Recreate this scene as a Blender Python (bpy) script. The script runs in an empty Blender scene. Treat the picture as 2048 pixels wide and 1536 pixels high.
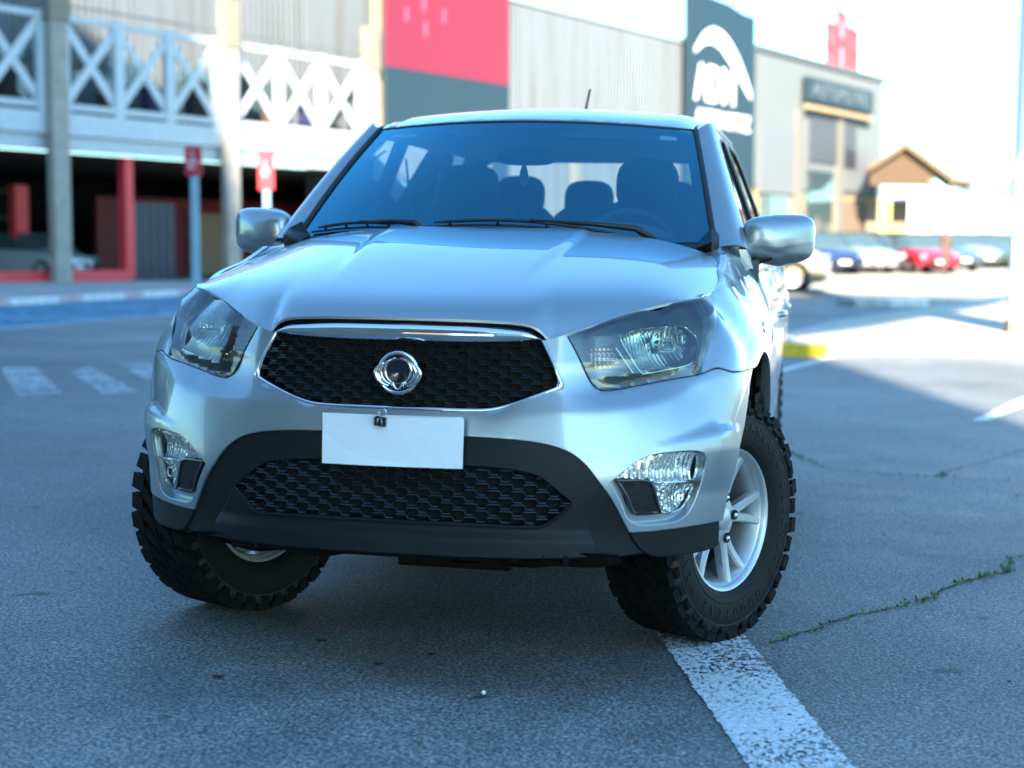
import bpy, bmesh, math, random
import numpy as np
from mathutils import Vector, Matrix, geometry
random.seed(7); rng = np.random.default_rng(7)
R = math.radians
scn = bpy.context.scene
col = scn.collection

# ------------------------------------------------------------------ camera, sky, sun, exposure
CAM = Vector((1.1984, -4.2202, 1.2167))
FW = Vector((-0.20250, 0.97576, -0.08297)); RT = Vector((0.97869, 0.20459, 0.01743)); UP = Vector((-0.03398, 0.07767, 0.99640))
camd = bpy.data.cameras.new('camera'); camo = bpy.data.objects.new('camera', camd); col.objects.link(camo)
camo.matrix_world = Matrix(((RT.x, UP.x, -FW.x, CAM.x), (RT.y, UP.y, -FW.y, CAM.y), (RT.z, UP.z, -FW.z, CAM.z), (0, 0, 0, 1)))
camd.sensor_width = 36; camd.lens = 56.11; camd.clip_start = .1; camd.clip_end = 2500
camd.dof.use_dof = True; camd.dof.focus_distance = 4.95; camd.dof.aperture_fstop = 2.1; camd.dof.aperture_blades = 0
scn.camera = camo
SUN_EL, SUN_DIR = R(27.5), Vector((.215, -.977, 0))          # SUN_DIR: towards the sun, in plan
w = bpy.data.worlds.new('World'); scn.world = w; w.use_nodes = True
nt = w.node_tree; nt.nodes.clear()
sky = nt.nodes.new('ShaderNodeTexSky'); sky.sky_type = 'NISHITA'; sky.sun_disc = False
sky.sun_elevation = SUN_EL; sky.sun_rotation = math.atan2(SUN_DIR.x, SUN_DIR.y)
sky.air_density = 1.1; sky.dust_density = .6; sky.ozone_density = 3.0; sky.altitude = 300
bgn = nt.nodes.new('ShaderNodeBackground'); bgn.inputs[1].default_value = .10
out = nt.nodes.new('ShaderNodeOutputWorld'); tint = nt.nodes.new('ShaderNodeMix'); tint.data_type = 'RGBA'; tint.blend_type = 'MULTIPLY'; tint.inputs[0].default_value = 1; tint.inputs[7].default_value = (.72, 1.06, 1.14, 1); nt.links.new(sky.outputs[0], tint.inputs[6]); nt.links.new(tint.outputs[2], bgn.inputs[0]); nt.links.new(bgn.outputs[0], out.inputs[0])
sd = bpy.data.lights.new('sun', 'SUN'); sd.energy = 5.0; sd.angle = R(.5); sd.color = (1, .90, .74)
so = bpy.data.objects.new('sun', sd); col.objects.link(so)
sv = Vector((SUN_DIR.x * math.cos(SUN_EL), SUN_DIR.y * math.cos(SUN_EL), math.sin(SUN_EL)))
so.rotation_euler = sv.to_track_quat('Z', 'Y').to_euler(); so.location = (0, -20, 40)
scn.view_settings.view_transform = 'Standard'; scn.view_settings.look = 'None'
scn.view_settings.exposure = 2.48; scn.view_settings.gamma = 1; scn.view_settings.use_curve_mapping = False
scn.render.engine = 'CYCLES'
cy = scn.cycles; cy.use_denoising = True; cy.max_bounces = 10; cy.transparent_max_bounces = 16; cy.diffuse_bounces = 3; cy.glossy_bounces = 5; cy.caustics_reflective = False; cy.caustics_refractive = False

# ------------------------------------------------------------------ small helpers
def tag(o, label=None, cat=None, group=None, kind=None):
    if label: o['label'] = label
    if cat: o['category'] = cat
    if group: o['group'] = group
    if kind: o['kind'] = kind
    return o
def empty(name, loc=(0, 0, 0), rz=0, mat=None):
    o = bpy.data.objects.new(name, None); o.empty_display_size = .2; col.objects.link(o)
    if mat is not None: o.matrix_world = mat
    else: o.location = loc; o.rotation_euler = (0, 0, rz)
    return o
def link(name, me, mat, parent=None, world=False, smooth=False, sharp=None):
    o = bpy.data.objects.new(name, me); col.objects.link(o)
    if mat is not None and not len(me.materials): me.materials.append(mat)
    if smooth:
        me.polygons.foreach_set('use_smooth', [True] * len(me.polygons))
        if sharp: me.set_sharp_from_angle(angle=R(sharp))
    if parent is not None:
        o.parent = parent
        if world: o.matrix_parent_inverse = WINV.get(parent.name, Matrix.Identity(4))
    return o
WINV = {}
def pydata(name, V, F, mat, parent=None, world=False, smooth=False, sharp=None):
    me = bpy.data.meshes.new(name); me.from_pydata([tuple(map(float, v)) for v in V], [], [tuple(map(int, f)) for f in F]); me.update()
    return link(name, me, mat, parent, world, smooth, sharp)
def frombm(name, bm, mat, parent=None, world=False, smooth=False, sharp=None, bevel=0, recalc=True):
    if recalc: bmesh.ops.recalc_face_normals(bm, faces=bm.faces)
    me = bpy.data.meshes.new(name); bm.to_mesh(me); bm.free()
    o = link(name, me, mat, parent, world, smooth, sharp)
    if bevel:
        m = o.modifiers.new('bevel', 'BEVEL'); m.width = bevel; m.segments = 2; m.limit_method = 'ANGLE'; m.angle_limit = R(35)
    return o
def bx(bm, a, b, M=None):
    v = [bm.verts.new((x, y, z)) for z in (a[2], b[2]) for y in (a[1], b[1]) for x in (a[0], b[0])]
    for f in ((0, 2, 3, 1), (4, 5, 7, 6), (0, 1, 5, 4), (2, 6, 7, 3), (0, 4, 6, 2), (1, 3, 7, 5)): bm.faces.new([v[i] for i in f])
    if M is not None: bmesh.ops.transform(bm, matrix=M, verts=v)
    return v
def bar(bm, p, q, wx, wy, up=(0, 0, 1)):
    p, q = Vector(p), Vector(q); d = (q - p).normalized(); u = Vector(up)
    if abs(d.dot(u)) > .98: u = Vector((1, 0, 0))
    s = d.cross(u).normalized(); t = s.cross(d)
    v = [bm.verts.new(c + s * a * wx / 2 + t * b * wy / 2) for c in (p, q) for a, b in ((-1, -1), (1, -1), (1, 1), (-1, 1))]
    for f in ((3, 2, 1, 0), (4, 5, 6, 7), (0, 1, 5, 4), (1, 2, 6, 5), (2, 3, 7, 6), (3, 0, 4, 7)): bm.faces.new([v[i] for i in f])
def tube(bm, pts, r, n=10, closed=False, caps=True, flat=1.0, nrm=None):
    pts = [Vector(p) for p in pts]; rings = []; L = len(pts); prev = None
    for i, p in enumerate(pts):
        a = pts[(i - 1) % L] if (closed or i > 0) else p; b = pts[(i + 1) % L] if (closed or i < L - 1) else p
        d = (b - a).normalized()
        if nrm is not None: u = Vector(nrm)
        else: u = prev if prev is not None else (Vector((0, 0, 1)) if abs(d.z) < .9 else Vector((1, 0, 0)))
        s = d.cross(u).normalized(); t = s.cross(d).normalized(); prev = t
        rr = r[i] if hasattr(r, '__len__') else r
        rings.append([bm.verts.new(p + s * math.cos(2 * math.pi * k / n) * rr + t * math.sin(2 * math.pi * k / n) * rr * flat) for k in range(n)])
    for i in range(L if closed else L - 1):
        A, B = rings[i], rings[(i + 1) % L]
        for k in range(n): bm.faces.new((A[k], A[(k + 1) % n], B[(k + 1) % n], B[k]))
    if caps and not closed: bm.faces.new(rings[0]); bm.faces.new(rings[-1][::-1])
def lathe(bm, prof, n=48, axis='x', close=False):
    rings = []
    for i in range(n):
        a = 2 * math.pi * i / n; c, s = math.cos(a), math.sin(a)
        rings.append([bm.verts.new((h, r * c, r * s) if axis == 'x' else (r * c, r * s, h)) for h, r in prof])
    m = len(prof)
    for i in range(n):
        A, B = rings[i], rings[(i + 1) % n]
        for k in range(m if close else m - 1): bm.faces.new((A[k], A[(k + 1) % m], B[(k + 1) % m], B[k]))
def prism(bm, poly, h0, h1, ax='y'):
    """polygon in the plane across axis ax, extruded from h0 to h1"""
    f = {'y': lambda p, h: (p[0], h, p[1]), 'z': lambda p, h: (p[0], p[1], h), 'x': lambda p, h: (h, p[0], p[1])}[ax]
    A = [bm.verts.new(f(p, h0)) for p in poly]; B = [bm.verts.new(f(p, h1)) for p in poly]; n = len(poly)
    bm.faces.new(A); bm.faces.new(B[::-1])
    for i in range(n): bm.faces.new((A[i], B[i], B[(i + 1) % n], A[(i + 1) % n]))
def sstep(a, b, x):
    t = np.clip((np.asarray(x, float) - a) / (b - a), 0, 1); return t * t * (3 - 2 * t)

# ------------------------------------------------------------------ materials
MC = {}
def mat(name, c=(.5, .5, .5), rough=.5, metal=0., coat=0., spec=.5, var=0., vscale=3., bump=0., bscale=40., emit=None, mapping=None, trans=0, flake=0):
    if name in MC: return MC[name]
    m = bpy.data.materials.new(name); m.use_nodes = True; n = m.node_tree; b = n.nodes['Principled BSDF']; lk = n.links.new
    b.inputs['Base Color'].default_value = (*c, 1); b.inputs['Roughness'].default_value = rough; b.inputs['Metallic'].default_value = metal
    b.inputs['Coat Weight'].default_value = coat; b.inputs['Coat Roughness'].default_value = .03; b.inputs['Specular IOR Level'].default_value = spec
    b.inputs['Transmission Weight'].default_value = trans
    tc = n.nodes.new('ShaderNodeTexCoord')
    if var:
        t = n.nodes.new('ShaderNodeTexNoise'); t.inputs['Scale'].default_value = vscale; t.inputs['Detail'].default_value = 8; t.inputs['Roughness'].default_value = .65
        lk(tc.outputs['Object'], t.inputs['Vector'])
        mr = n.nodes.new('ShaderNodeMapRange'); mr.inputs[1].default_value = .3; mr.inputs[2].default_value = .7; mr.inputs[3].default_value = 1 - var; mr.inputs[4].default_value = 1 + var
        lk(t.outputs[0], mr.inputs[0])
        mx = n.nodes.new('ShaderNodeMix'); mx.data_type = 'RGBA'; mx.blend_type = 'MULTIPLY'; mx.inputs[0].default_value = 1
        mx.inputs[6].default_value = (*c, 1); lk(mr.outputs[0], mx.inputs[7]); lk(mx.outputs[2], b.inputs['Base Color'])
        mr2 = n.nodes.new('ShaderNodeMapRange'); mr2.inputs[3].default_value = max(0, rough - .12 * (var > 0)); mr2.inputs[4].default_value = min(1, rough + .12); lk(t.outputs[0], mr2.inputs[0]); lk(mr2.outputs[0], b.inputs['Roughness'])
    if bump:
        t2 = n.nodes.new('ShaderNodeTexNoise'); t2.inputs['Scale'].default_value = bscale; t2.inputs['Detail'].default_value = 5; lk(tc.outputs['Object'], t2.inputs['Vector'])
        bp = n.nodes.new('ShaderNodeBump'); bp.inputs['Strength'].default_value = bump; bp.inputs['Distance'].default_value = .01; lk(t2.outputs[0], bp.inputs['Height']); lk(bp.outputs[0], b.inputs['Normal'])
    if emit: b.inputs['Emission Color'].default_value = (*emit[0], 1); b.inputs['Emission Strength'].default_value = emit[1]
    MC[name] = m; return m
def thin_glass(name, tint=(.8, .85, .85), refl=1.0, rough=0.0, ior=1.5, base=0., rc=(1, 1, 1)):
    if name in MC: return MC[name]
    m = bpy.data.materials.new(name); m.use_nodes = True; n = m.node_tree; n.nodes.clear(); lk = n.links.new
    o = n.nodes.new('ShaderNodeOutputMaterial'); tr = n.nodes.new('ShaderNodeBsdfTransparent'); tr.inputs[0].default_value = (*tint, 1)
    g = n.nodes.new('ShaderNodeBsdfGlossy'); g.inputs['Roughness'].default_value = rough; g.inputs[0].default_value = (*rc, 1)
    f = n.nodes.new('ShaderNodeFresnel'); f.inputs[0].default_value = ior
    ml = n.nodes.new('ShaderNodeMath'); ml.operation = 'MULTIPLY_ADD'; ml.inputs[1].default_value = refl; ml.inputs[2].default_value = base; ml.use_clamp = True
    lk(f.outputs[0], ml.inputs[0]); mx = n.nodes.new('ShaderNodeMixShader'); lk(ml.outputs[0], mx.inputs[0]); lk(tr.outputs[0], mx.inputs[1]); lk(g.outputs[0], mx.inputs[2]); lk(mx.outputs[0], o.inputs[0])
    MC[name] = m; return m
def paint_silver():
    m = mat('silver_paint', (.30, .34, .365), .34, .74, coat=.9)
    n = m.node_tree; b = n.nodes['Principled BSDF']; lk = n.links.new; tc = n.nodes['Texture Coordinate']
    t = n.nodes.new('ShaderNodeTexNoise'); t.inputs['Scale'].default_value = 1100; t.inputs['Detail'].default_value = 1; lk(tc.outputs['Object'], t.inputs['Vector'])
    mr = n.nodes.new('ShaderNodeMapRange'); mr.inputs[3].default_value = .78; mr.inputs[4].default_value = 1.22; lk(t.outputs[0], mr.inputs[0])
    mx = n.nodes.new('ShaderNodeMix'); mx.data_type = 'RGBA'; mx.blend_type = 'MULTIPLY'; mx.inputs[0].default_value = 1; mx.inputs[6].default_value = (.30, .34, .365, 1)
    lk(mr.outputs[0], mx.inputs[7]); lk(mx.outputs[2], b.inputs['Base Color'])
    d = n.nodes.new('ShaderNodeTexNoise'); d.inputs['Scale'].default_value = 3; d.inputs['Detail'].default_value = 4; lk(tc.outputs['Object'], d.inputs['Vector'])
    r2 = n.nodes.new('ShaderNodeMapRange'); r2.inputs[1].default_value = .35; r2.inputs[2].default_value = .7; r2.inputs[3].default_value = .015; r2.inputs[4].default_value = .045; lk(d.outputs[0], r2.inputs[0]); lk(r2.outputs[0], b.inputs['Coat Roughness'])
    return m
SILVER = paint_silver()
CHROME = mat('chrome', (.78, .79, .80), .05, 1.)
ALLOY = mat('alloy', (.50, .52, .54), .42, .75, coat=.3)
BLACKPL = mat('black_plastic', (.006, .007, .009), .42, 0, spec=.22, var=.25, vscale=9, bump=.15, bscale=700)
GLOSSBLK = mat('gloss_black', (.010, .010, .012), .12, 0, coat=.6)
MESHBLK = mat('mesh_black', (.022, .023, .026), .30, 0, spec=.6, var=.3, vscale=20)
VOID = mat('dark_void', (.004, .004, .004), .9)  # near-black colour stands for shade inside gaps and hollows
RUBBER = mat('tyre_rubber', (.006, .006, .006), .75, 0, spec=.15, var=.35, vscale=14, bump=.35, bscale=160)
RUBDIRT = mat('tyre_sidewall', (.009, .008, .007), .6, 0, spec=.2, var=.45, vscale=7, bump=.3, bscale=220)
SEAL = mat('seal_rubber', (.010, .010, .010), .55)
TRIM = mat('interior_trim', (.085, .09, .093), .75, bump=.2, bscale=300)
SEATF = mat('seat_fabric', (.055, .058, .062), .95, bump=.4, bscale=500)
WSGLASS = thin_glass('windscreen_glass', (.72, .88, .88), 1.5, 0, 1.55, .12, (.22, .74, 1.0))  # blue sky reflection is put into the gloss colour and base
SIDEGLASS = thin_glass('side_glass', (.55, .62, .62), 1.2, 0, 1.55, .03)
LENS = thin_glass('lamp_lens', (.62, .70, .60), 1.1, .10, 1.5, .05)
REFLECT = mat('lamp_reflector', (.74, .76, .75), .12, 1.)
BEZEL = mat('lamp_bezel', (.10, .125, .125), .22, .6)
UNDER = mat('under_plastic', (.008, .008, .008), .8, spec=.1, var=.4, vscale=15)
# ------------------------------------------------------------------ the pickup's front body shell as a surface P(s, z): s runs round the car in plan
BASE=np.array([(0,.03),(.15,.033),(.3,.048),(.42,.078),(.5,.108),(.586,.15),(.66,.193),(.73,.238),(.80,.295),(.86,.362),(.9,.43),(.925,.52),(.938,.62),(.945,.75),(.948,1.0),(.948,1.5)])
def _catmull(P,n=24):
    P=np.vstack([P[1]*[-1,1],P,2*P[-1]-P[-2]]);out=[]
    for i in range(1,len(P)-2):
        a,b,c,d=P[i-1:i+3]
        t=np.arange(n)[:,None]/n
        out.append(.5*(2*b+(c-a)*t+(2*a-5*b+4*c-d)*t*t+(3*b-a-3*c+d)*t**3))
    return np.vstack(out+[P[-2:-1]])
BC=_catmull(BASE)
BS=np.concatenate([[0],np.cumsum(np.linalg.norm(np.diff(BC,axis=0),axis=1))])
BT=np.gradient(BC,BS,axis=0);BT/=np.linalg.norm(BT,axis=1)[:,None]
BN=np.stack([BT[:,1],-BT[:,0]],1)
def base(s):
    s=np.asarray(s,float)
    p=np.stack([np.interp(s,BS,BC[:,0]),np.interp(s,BS,BC[:,1])],-1)
    n=np.stack([np.interp(s,BS,BN[:,0]),np.interp(s,BS,BN[:,1])],-1)
    return p,n/np.linalg.norm(n,axis=-1,keepdims=True)
def tosD(x,y):
    d=np.hypot(BC[:,0]-x,BC[:,1]-y);i=int(np.argmin(d))
    return BS[i],float((np.array([x,y])-BC[i])@BN[i])
# anchors x,y,z on the body shell
ANC=[(0,-.03,.42),(.3,-.012,.42),(.546,.057,.439),(.637,.098,.453),(.868,.326,.383),(.878,.33,.45),(0,-.035,.34),(.5,.03,.34),(.8,.22,.34),
(0,-.028,.53),(.3,-.012,.53),(.495,.030,.53),(.59,.062,.596),(.643,.098,.482),(.732,.152,.498),(.824,.222,.668),(.912,.385,.70),(.902,.365,.58),
(0,-.018,.62),(.3,-.002,.63),(.5,.036,.64),(0,-.006,.70),(.3,.006,.70),(.5,.050,.71),(.62,.096,.72),(.75,.174,.72),
(0,.004,.755),(.259,.016,.76),(.452,.048,.775),(.6,.106,.795),(.72,.178,.812),(.80,.27,.83),
(0,.022,.785),(.259,.036,.79),(.452,.080,.842),(.553,.137,.84),(.68,.210,.857),(.807,.292,.877),
(0,.036,.877),(.25,.045,.88),(0,.05,.97),(.25,.062,.975),(.372,.094,.993),(0,.06,1.02),(.396,.10,.974),
(.451,.118,.991),(.56,.205,1.02),(.68,.36,1.055),(.795,.552,1.094),(.88,.47,.98),(.86,.38,.93),(.70,.26,.95),(.60,.19,.93),
(.93,.66,.885),(.925,.52,.84),(.94,.9,.93),(.948,1.3,.9),(.94,.9,.8),(.93,.6,.7),(.925,.6,.6),(.92,.6,.45),(.935,1.0,1.0),(.93,.8,.98),(.915,.66,.97),(.895,.75,1.04),(.895,1.0,1.08),(.845,.78,1.12),(.808,.924,1.173),(.84,1.2,1.18),(.91,1.35,1.08),(.945,1.4,1.0),(.948,1.4,.7),(.945,1.4,.45),(.94,1.0,.5)]
ZC=np.array([(0,.762),(.2589,.7633),(.3562,.7715),(.5139,.7819),(.66,.7947),(.764,.8214),(.8462,.8572),(.93,.875),(2.5,.875)])
ZT=np.array([(0,.69),(.70,.694),(.80,.722),(.884,.748),(.985,.727),(1.08,.70),(2.5,.70)]);ZB=np.array([(0,.68),(.70,.688),(.79,.700),(.88,.708),(.985,.7225),(1.08,.69),(2.5,.69)])
def D0(s,z):
    zc=np.interp(s,ZC[:,0],ZC[:,1]);fd=np.interp(s,[0,.45,.55,.80,.92,1.05],[.10,.30,.55,.55,.2,0])
    q=z-zc;d=-fd*.5*(q+np.sqrt(q*q+.004**2))*(1-np.clip((q-.05)/.08,0,1)*.5)
    zt=np.interp(s,ZT[:,0],ZT[:,1]);zb=np.interp(s,ZB[:,0],ZB[:,1]);amp=np.interp(s,[.68,.80,.90,.95,1.02],[0,.010,.022,.015,0])
    t=np.clip((zt-z)/(zt-zb),0,1);t=t*t*(3-2*t)
    return d+amp*t*np.clip((z-.55)/.12,0,1)
A_=np.array([(*tosD(x,y),z) for x,y,z in ANC]);AX=A_[:,[0,2]];AD=A_[:,1]-D0(A_[:,0],A_[:,2])
def _phi(r): return np.where(r>1e-9,r*r*np.log(np.maximum(r,1e-9)),0)
def rbffit(X,d,lam=2.5e-3,sym=True):
    if sym:
        m=X[:,0]>.02;X=np.vstack([X,X[m]*[-1,1]]);d=np.concatenate([d,d[m]])
    n=len(X);K=_phi(np.linalg.norm(X[:,None]-X[None],axis=2))+lam*np.eye(n)
    Q=np.hstack([np.ones((n,1)),X]);M=np.block([[K,Q],[Q.T,np.zeros((3,3))]])
    return X,np.linalg.solve(M,np.concatenate([d,np.zeros(3)]))
def rbfev(F,q):
    X,w=F;q=np.atleast_2d(q)
    out=np.empty(len(q))
    for i in range(0,len(q),4000):
        c=q[i:i+4000];out[i:i+4000]=_phi(np.linalg.norm(c[:,None]-X[None],axis=2))@w[:len(X)]+w[len(X)]+c@w[len(X)+1:]
    return out
FR=rbffit(AX,AD)
def Doff(s,z):
    s=np.atleast_1d(s).astype(float);z=np.atleast_1d(z).astype(float)
    return rbfev(FR,np.stack([s,z],1))+D0(s,z)
def shell(s,z,off=0.):
    s=np.atleast_1d(s).astype(float);z=np.atleast_1d(z).astype(float)
    p,n=base(s);D=Doff(s,z)+off
    q=p+n*D[:,None]
    return np.stack([q[:,0],q[:,1],z],1)

def s_of_y(y, z):
    a, b = .7, 2.2
    for _ in range(40):
        m = (a + b) / 2
        if shell(m, z)[0][1] < y: a = m
        else: b = m
    return a
def rs(pts, h, closed=True, smooth=True, ang=38):
    """resample a 2D outline at step h; gentle bends become curves, sharp ones stay corners"""
    P = [np.array(p, float) for p in pts]; n = len(P); outp = []
    def corner(i):
        a = P[i] - P[i - 1]; b = P[(i + 1) % n] - P[i]
        c = a @ b / (np.linalg.norm(a) * np.linalg.norm(b) + 1e-12); return math.degrees(math.acos(np.clip(c, -1, 1))) > ang
    rngi = range(n if closed else n - 1)
    for i in rngi:
        p1, p2 = P[i], P[(i + 1) % n]
        p0 = P[i - 1] if (closed or i > 0) else p1 - (p2 - p1); p3 = P[(i + 2) % n] if (closed or i < n - 2) else p2 + (p2 - p1)
        if not smooth or ((closed or i > 0) and corner(i)): p0 = p1 - (p2 - p1)
        if not smooth or ((closed or i < n - 2) and corner((i + 1) % n)): p3 = p2 + (p2 - p1)
        L = np.linalg.norm(p2 - p1); k = max(1, int(round(L / h)))
        m1 = (p2 - p0) / 2; m2 = (p3 - p1) / 2
        d0 = np.linalg.norm(p1 - p0) + 1e-9; d3 = np.linalg.norm(p3 - p2) + 1e-9
        m1 = m1 / max((d0 + L) / 2, 1e-9) * L; m2 = m2 / max((d3 + L) / 2, 1e-9) * L
        for j in range(k):
            t = j / k; outp.append((2*t**3-3*t*t+1)*p1 + (t**3-2*t*t+t)*m1 + (-2*t**3+3*t*t)*p2 + (t**3-t*t)*m2)
    if not closed: outp.append(P[-1])
    return np.array(outp)
def inpoly(P, q):
    x, y = q[:, 0], q[:, 1]; r = np.zeros(len(q), bool); a = P; b = np.roll(P, -1, axis=0)
    for (x1, y1), (x2, y2) in zip(a, b):
        c = ((y1 > y) != (y2 > y)); r ^= c & (x < (x2 - x1) * (y - y1) / (y2 - y1 + 1e-15) + x1)
    return r
def dist_loop(P, q):
    d = np.full(len(q), 1e9); b = np.roll(P, -1, axis=0)
    for p1, p2 in zip(P, b):
        e = p2 - p1; L = e @ e + 1e-15; t = np.clip((q - p1) @ e / L, 0, 1); d = np.minimum(d, np.linalg.norm(q - p1 - t[:, None] * e, axis=1))
    return d
def offset_loop(P, d):
    """move a closed 2D loop outwards by d"""
    a = np.roll(P, 1, axis=0); b = np.roll(P, -1, axis=0); t = b - a; t /= np.linalg.norm(t, axis=1)[:, None] + 1e-12
    n = np.stack([t[:, 1], -t[:, 0]], 1)
    A = .5 * np.sum(P[:, 0] * b[:, 1] - b[:, 0] * P[:, 1])
    return P + n * d * (1 if A > 0 else -1)
def region(outline, holes=(), h=.012, f=None, rim=.014, lip=.0015, mirror=True, closed_mid=False, hb=None, off=0., fd=None, sm=True):
    """triangulated patch of a surface f(u, v, off); outline and holes are 2D loops; rim: thickness folded back along the edges"""
    f = f or shell; hb = hb or h * .7
    loops = [rs(outline, hb, smooth=sm)] + [rs(o, hb, smooth=sm) for o in holes]
    lo, hi = loops[0].min(0), loops[0].max(0)
    gx = np.arange(lo[0], hi[0], h); gy = np.arange(lo[1], hi[1], h * .866)
    G = np.array([(x + (h / 2 if j % 2 else 0), y) for j, y in enumerate(gy) for x in gx])
    ok = inpoly(loops[0], G) & (dist_loop(loops[0], G) > h * .45)
    for L in loops[1:]: ok &= ~inpoly(L, G) & (dist_loop(L, G) > h * .45)
    G = G[ok]; pts = []; edges = []
    for L in loops:
        b0 = len(pts); pts += [tuple(p) for p in L]; edges += [(b0 + i, b0 + (i + 1) % len(L)) for i in range(len(L))]
    nb = len(pts); pts += [tuple(p) for p in G]
    res = geometry.delaunay_2d_cdt([Vector(p) for p in pts], edges, [], 0, 1e-6)
    V2 = np.array([tuple(p) for p in res[0]]); tri = [t for t in res[2]]
    cen = np.array([V2[list(t)].mean(0) for t in tri]); ok = inpoly(loops[0], cen)
    for L in loops[1:]: ok &= ~inpoly(L, cen)
    tri = [t for t, k in zip(tri, ok) if k]
    o3 = off if fd is None else off + fd(V2)
    P = f(V2[:, 0], V2[:, 1], o3); V = [tuple(p) for p in P]; F = [tuple(t) for t in tri]
    if rim:
        # boundary edges of the triangle set
        cnt = {}
        for t in F:
            for i in range(3):
                e = (t[i], t[(i + 1) % 3]); k = (min(e), max(e)); cnt[k] = cnt.get(k, 0) + (1 if True else 0); 
        bnd = [(t[i], t[(i + 1) % 3]) for t in F for i in range(3) if cnt[(min(t[i], t[(i + 1) % 3]), max(t[i], t[(i + 1) % 3]))] == 1]
        ids = sorted({i for e in bnd for i in e}); q = V2[ids]
        nrm = {i: np.zeros(2) for i in ids}
        for a, b in bnd:
            d = V2[b] - V2[a]; d = np.array([d[1], -d[0]]) / (np.linalg.norm(d) + 1e-12); nrm[a] += d; nrm[b] += d
        N = np.array([nrm[i] / (np.linalg.norm(nrm[i]) + 1e-9) for i in ids])
        # outward: away from the filled side
        t0 = bnd[0]; tt = [t for t in F if t0[0] in t and t0[1] in t][0]; c = V2[list(tt)].mean(0); m = (V2[t0[0]] + V2[t0[1]]) / 2
        if (m - c) @ N[ids.index(t0[0])] < 0: N = -N
        oo = o3 if np.isscalar(o3) else o3[ids]
        keep = (np.abs(q[:, 0]) > 1e-4) | (not mirror)
        P1 = f((q + N * lip)[:, 0], (q + N * lip)[:, 1], oo - lip * .8); P2 = f((q + N * lip)[:, 0], (q + N * lip)[:, 1], oo - rim)
        b1 = len(V); V += [tuple(p) for p in P1]; b2 = len(V); V += [tuple(p) for p in P2]; ix = {i: k for k, i in enumerate(ids)}
        for a, b in bnd:
            if mirror and abs(V2[a][0]) < 1e-4 and abs(V2[b][0]) < 1e-4: continue
            F.append((b, a, b1 + ix[a], b1 + ix[b])); F.append((b1 + ix[b], b1 + ix[a], b2 + ix[a], b2 + ix[b]))
    V = np.array(V)
    return V, F
def mirrored(V, F):
    V = np.asarray(V); n = len(V); W = V * [-1, 1, 1]
    return np.vstack([V, W]), list(F) + [tuple(i + n for i in f[::-1]) for f in F]
def mesh_from(name, V, F, m, parent, sharp=32, merge=True, smooth=True):
    bm = bmesh.new(); vs = [bm.verts.new(tuple(map(float, v))) for v in V]
    for f in F:
        try: bm.faces.new([vs[i] for i in f])
        except ValueError: pass
    if merge: bmesh.ops.remove_doubles(bm, verts=bm.verts, dist=4e-4)
    # orient outwards on average (front faces look to -y or away from x=0)
    bmesh.ops.recalc_face_normals(bm, faces=bm.faces)
    me = bpy.data.meshes.new(name); bm.to_mesh(me); bm.free()
    return link(name, me, m, parent, True, smooth, sharp)
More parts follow.
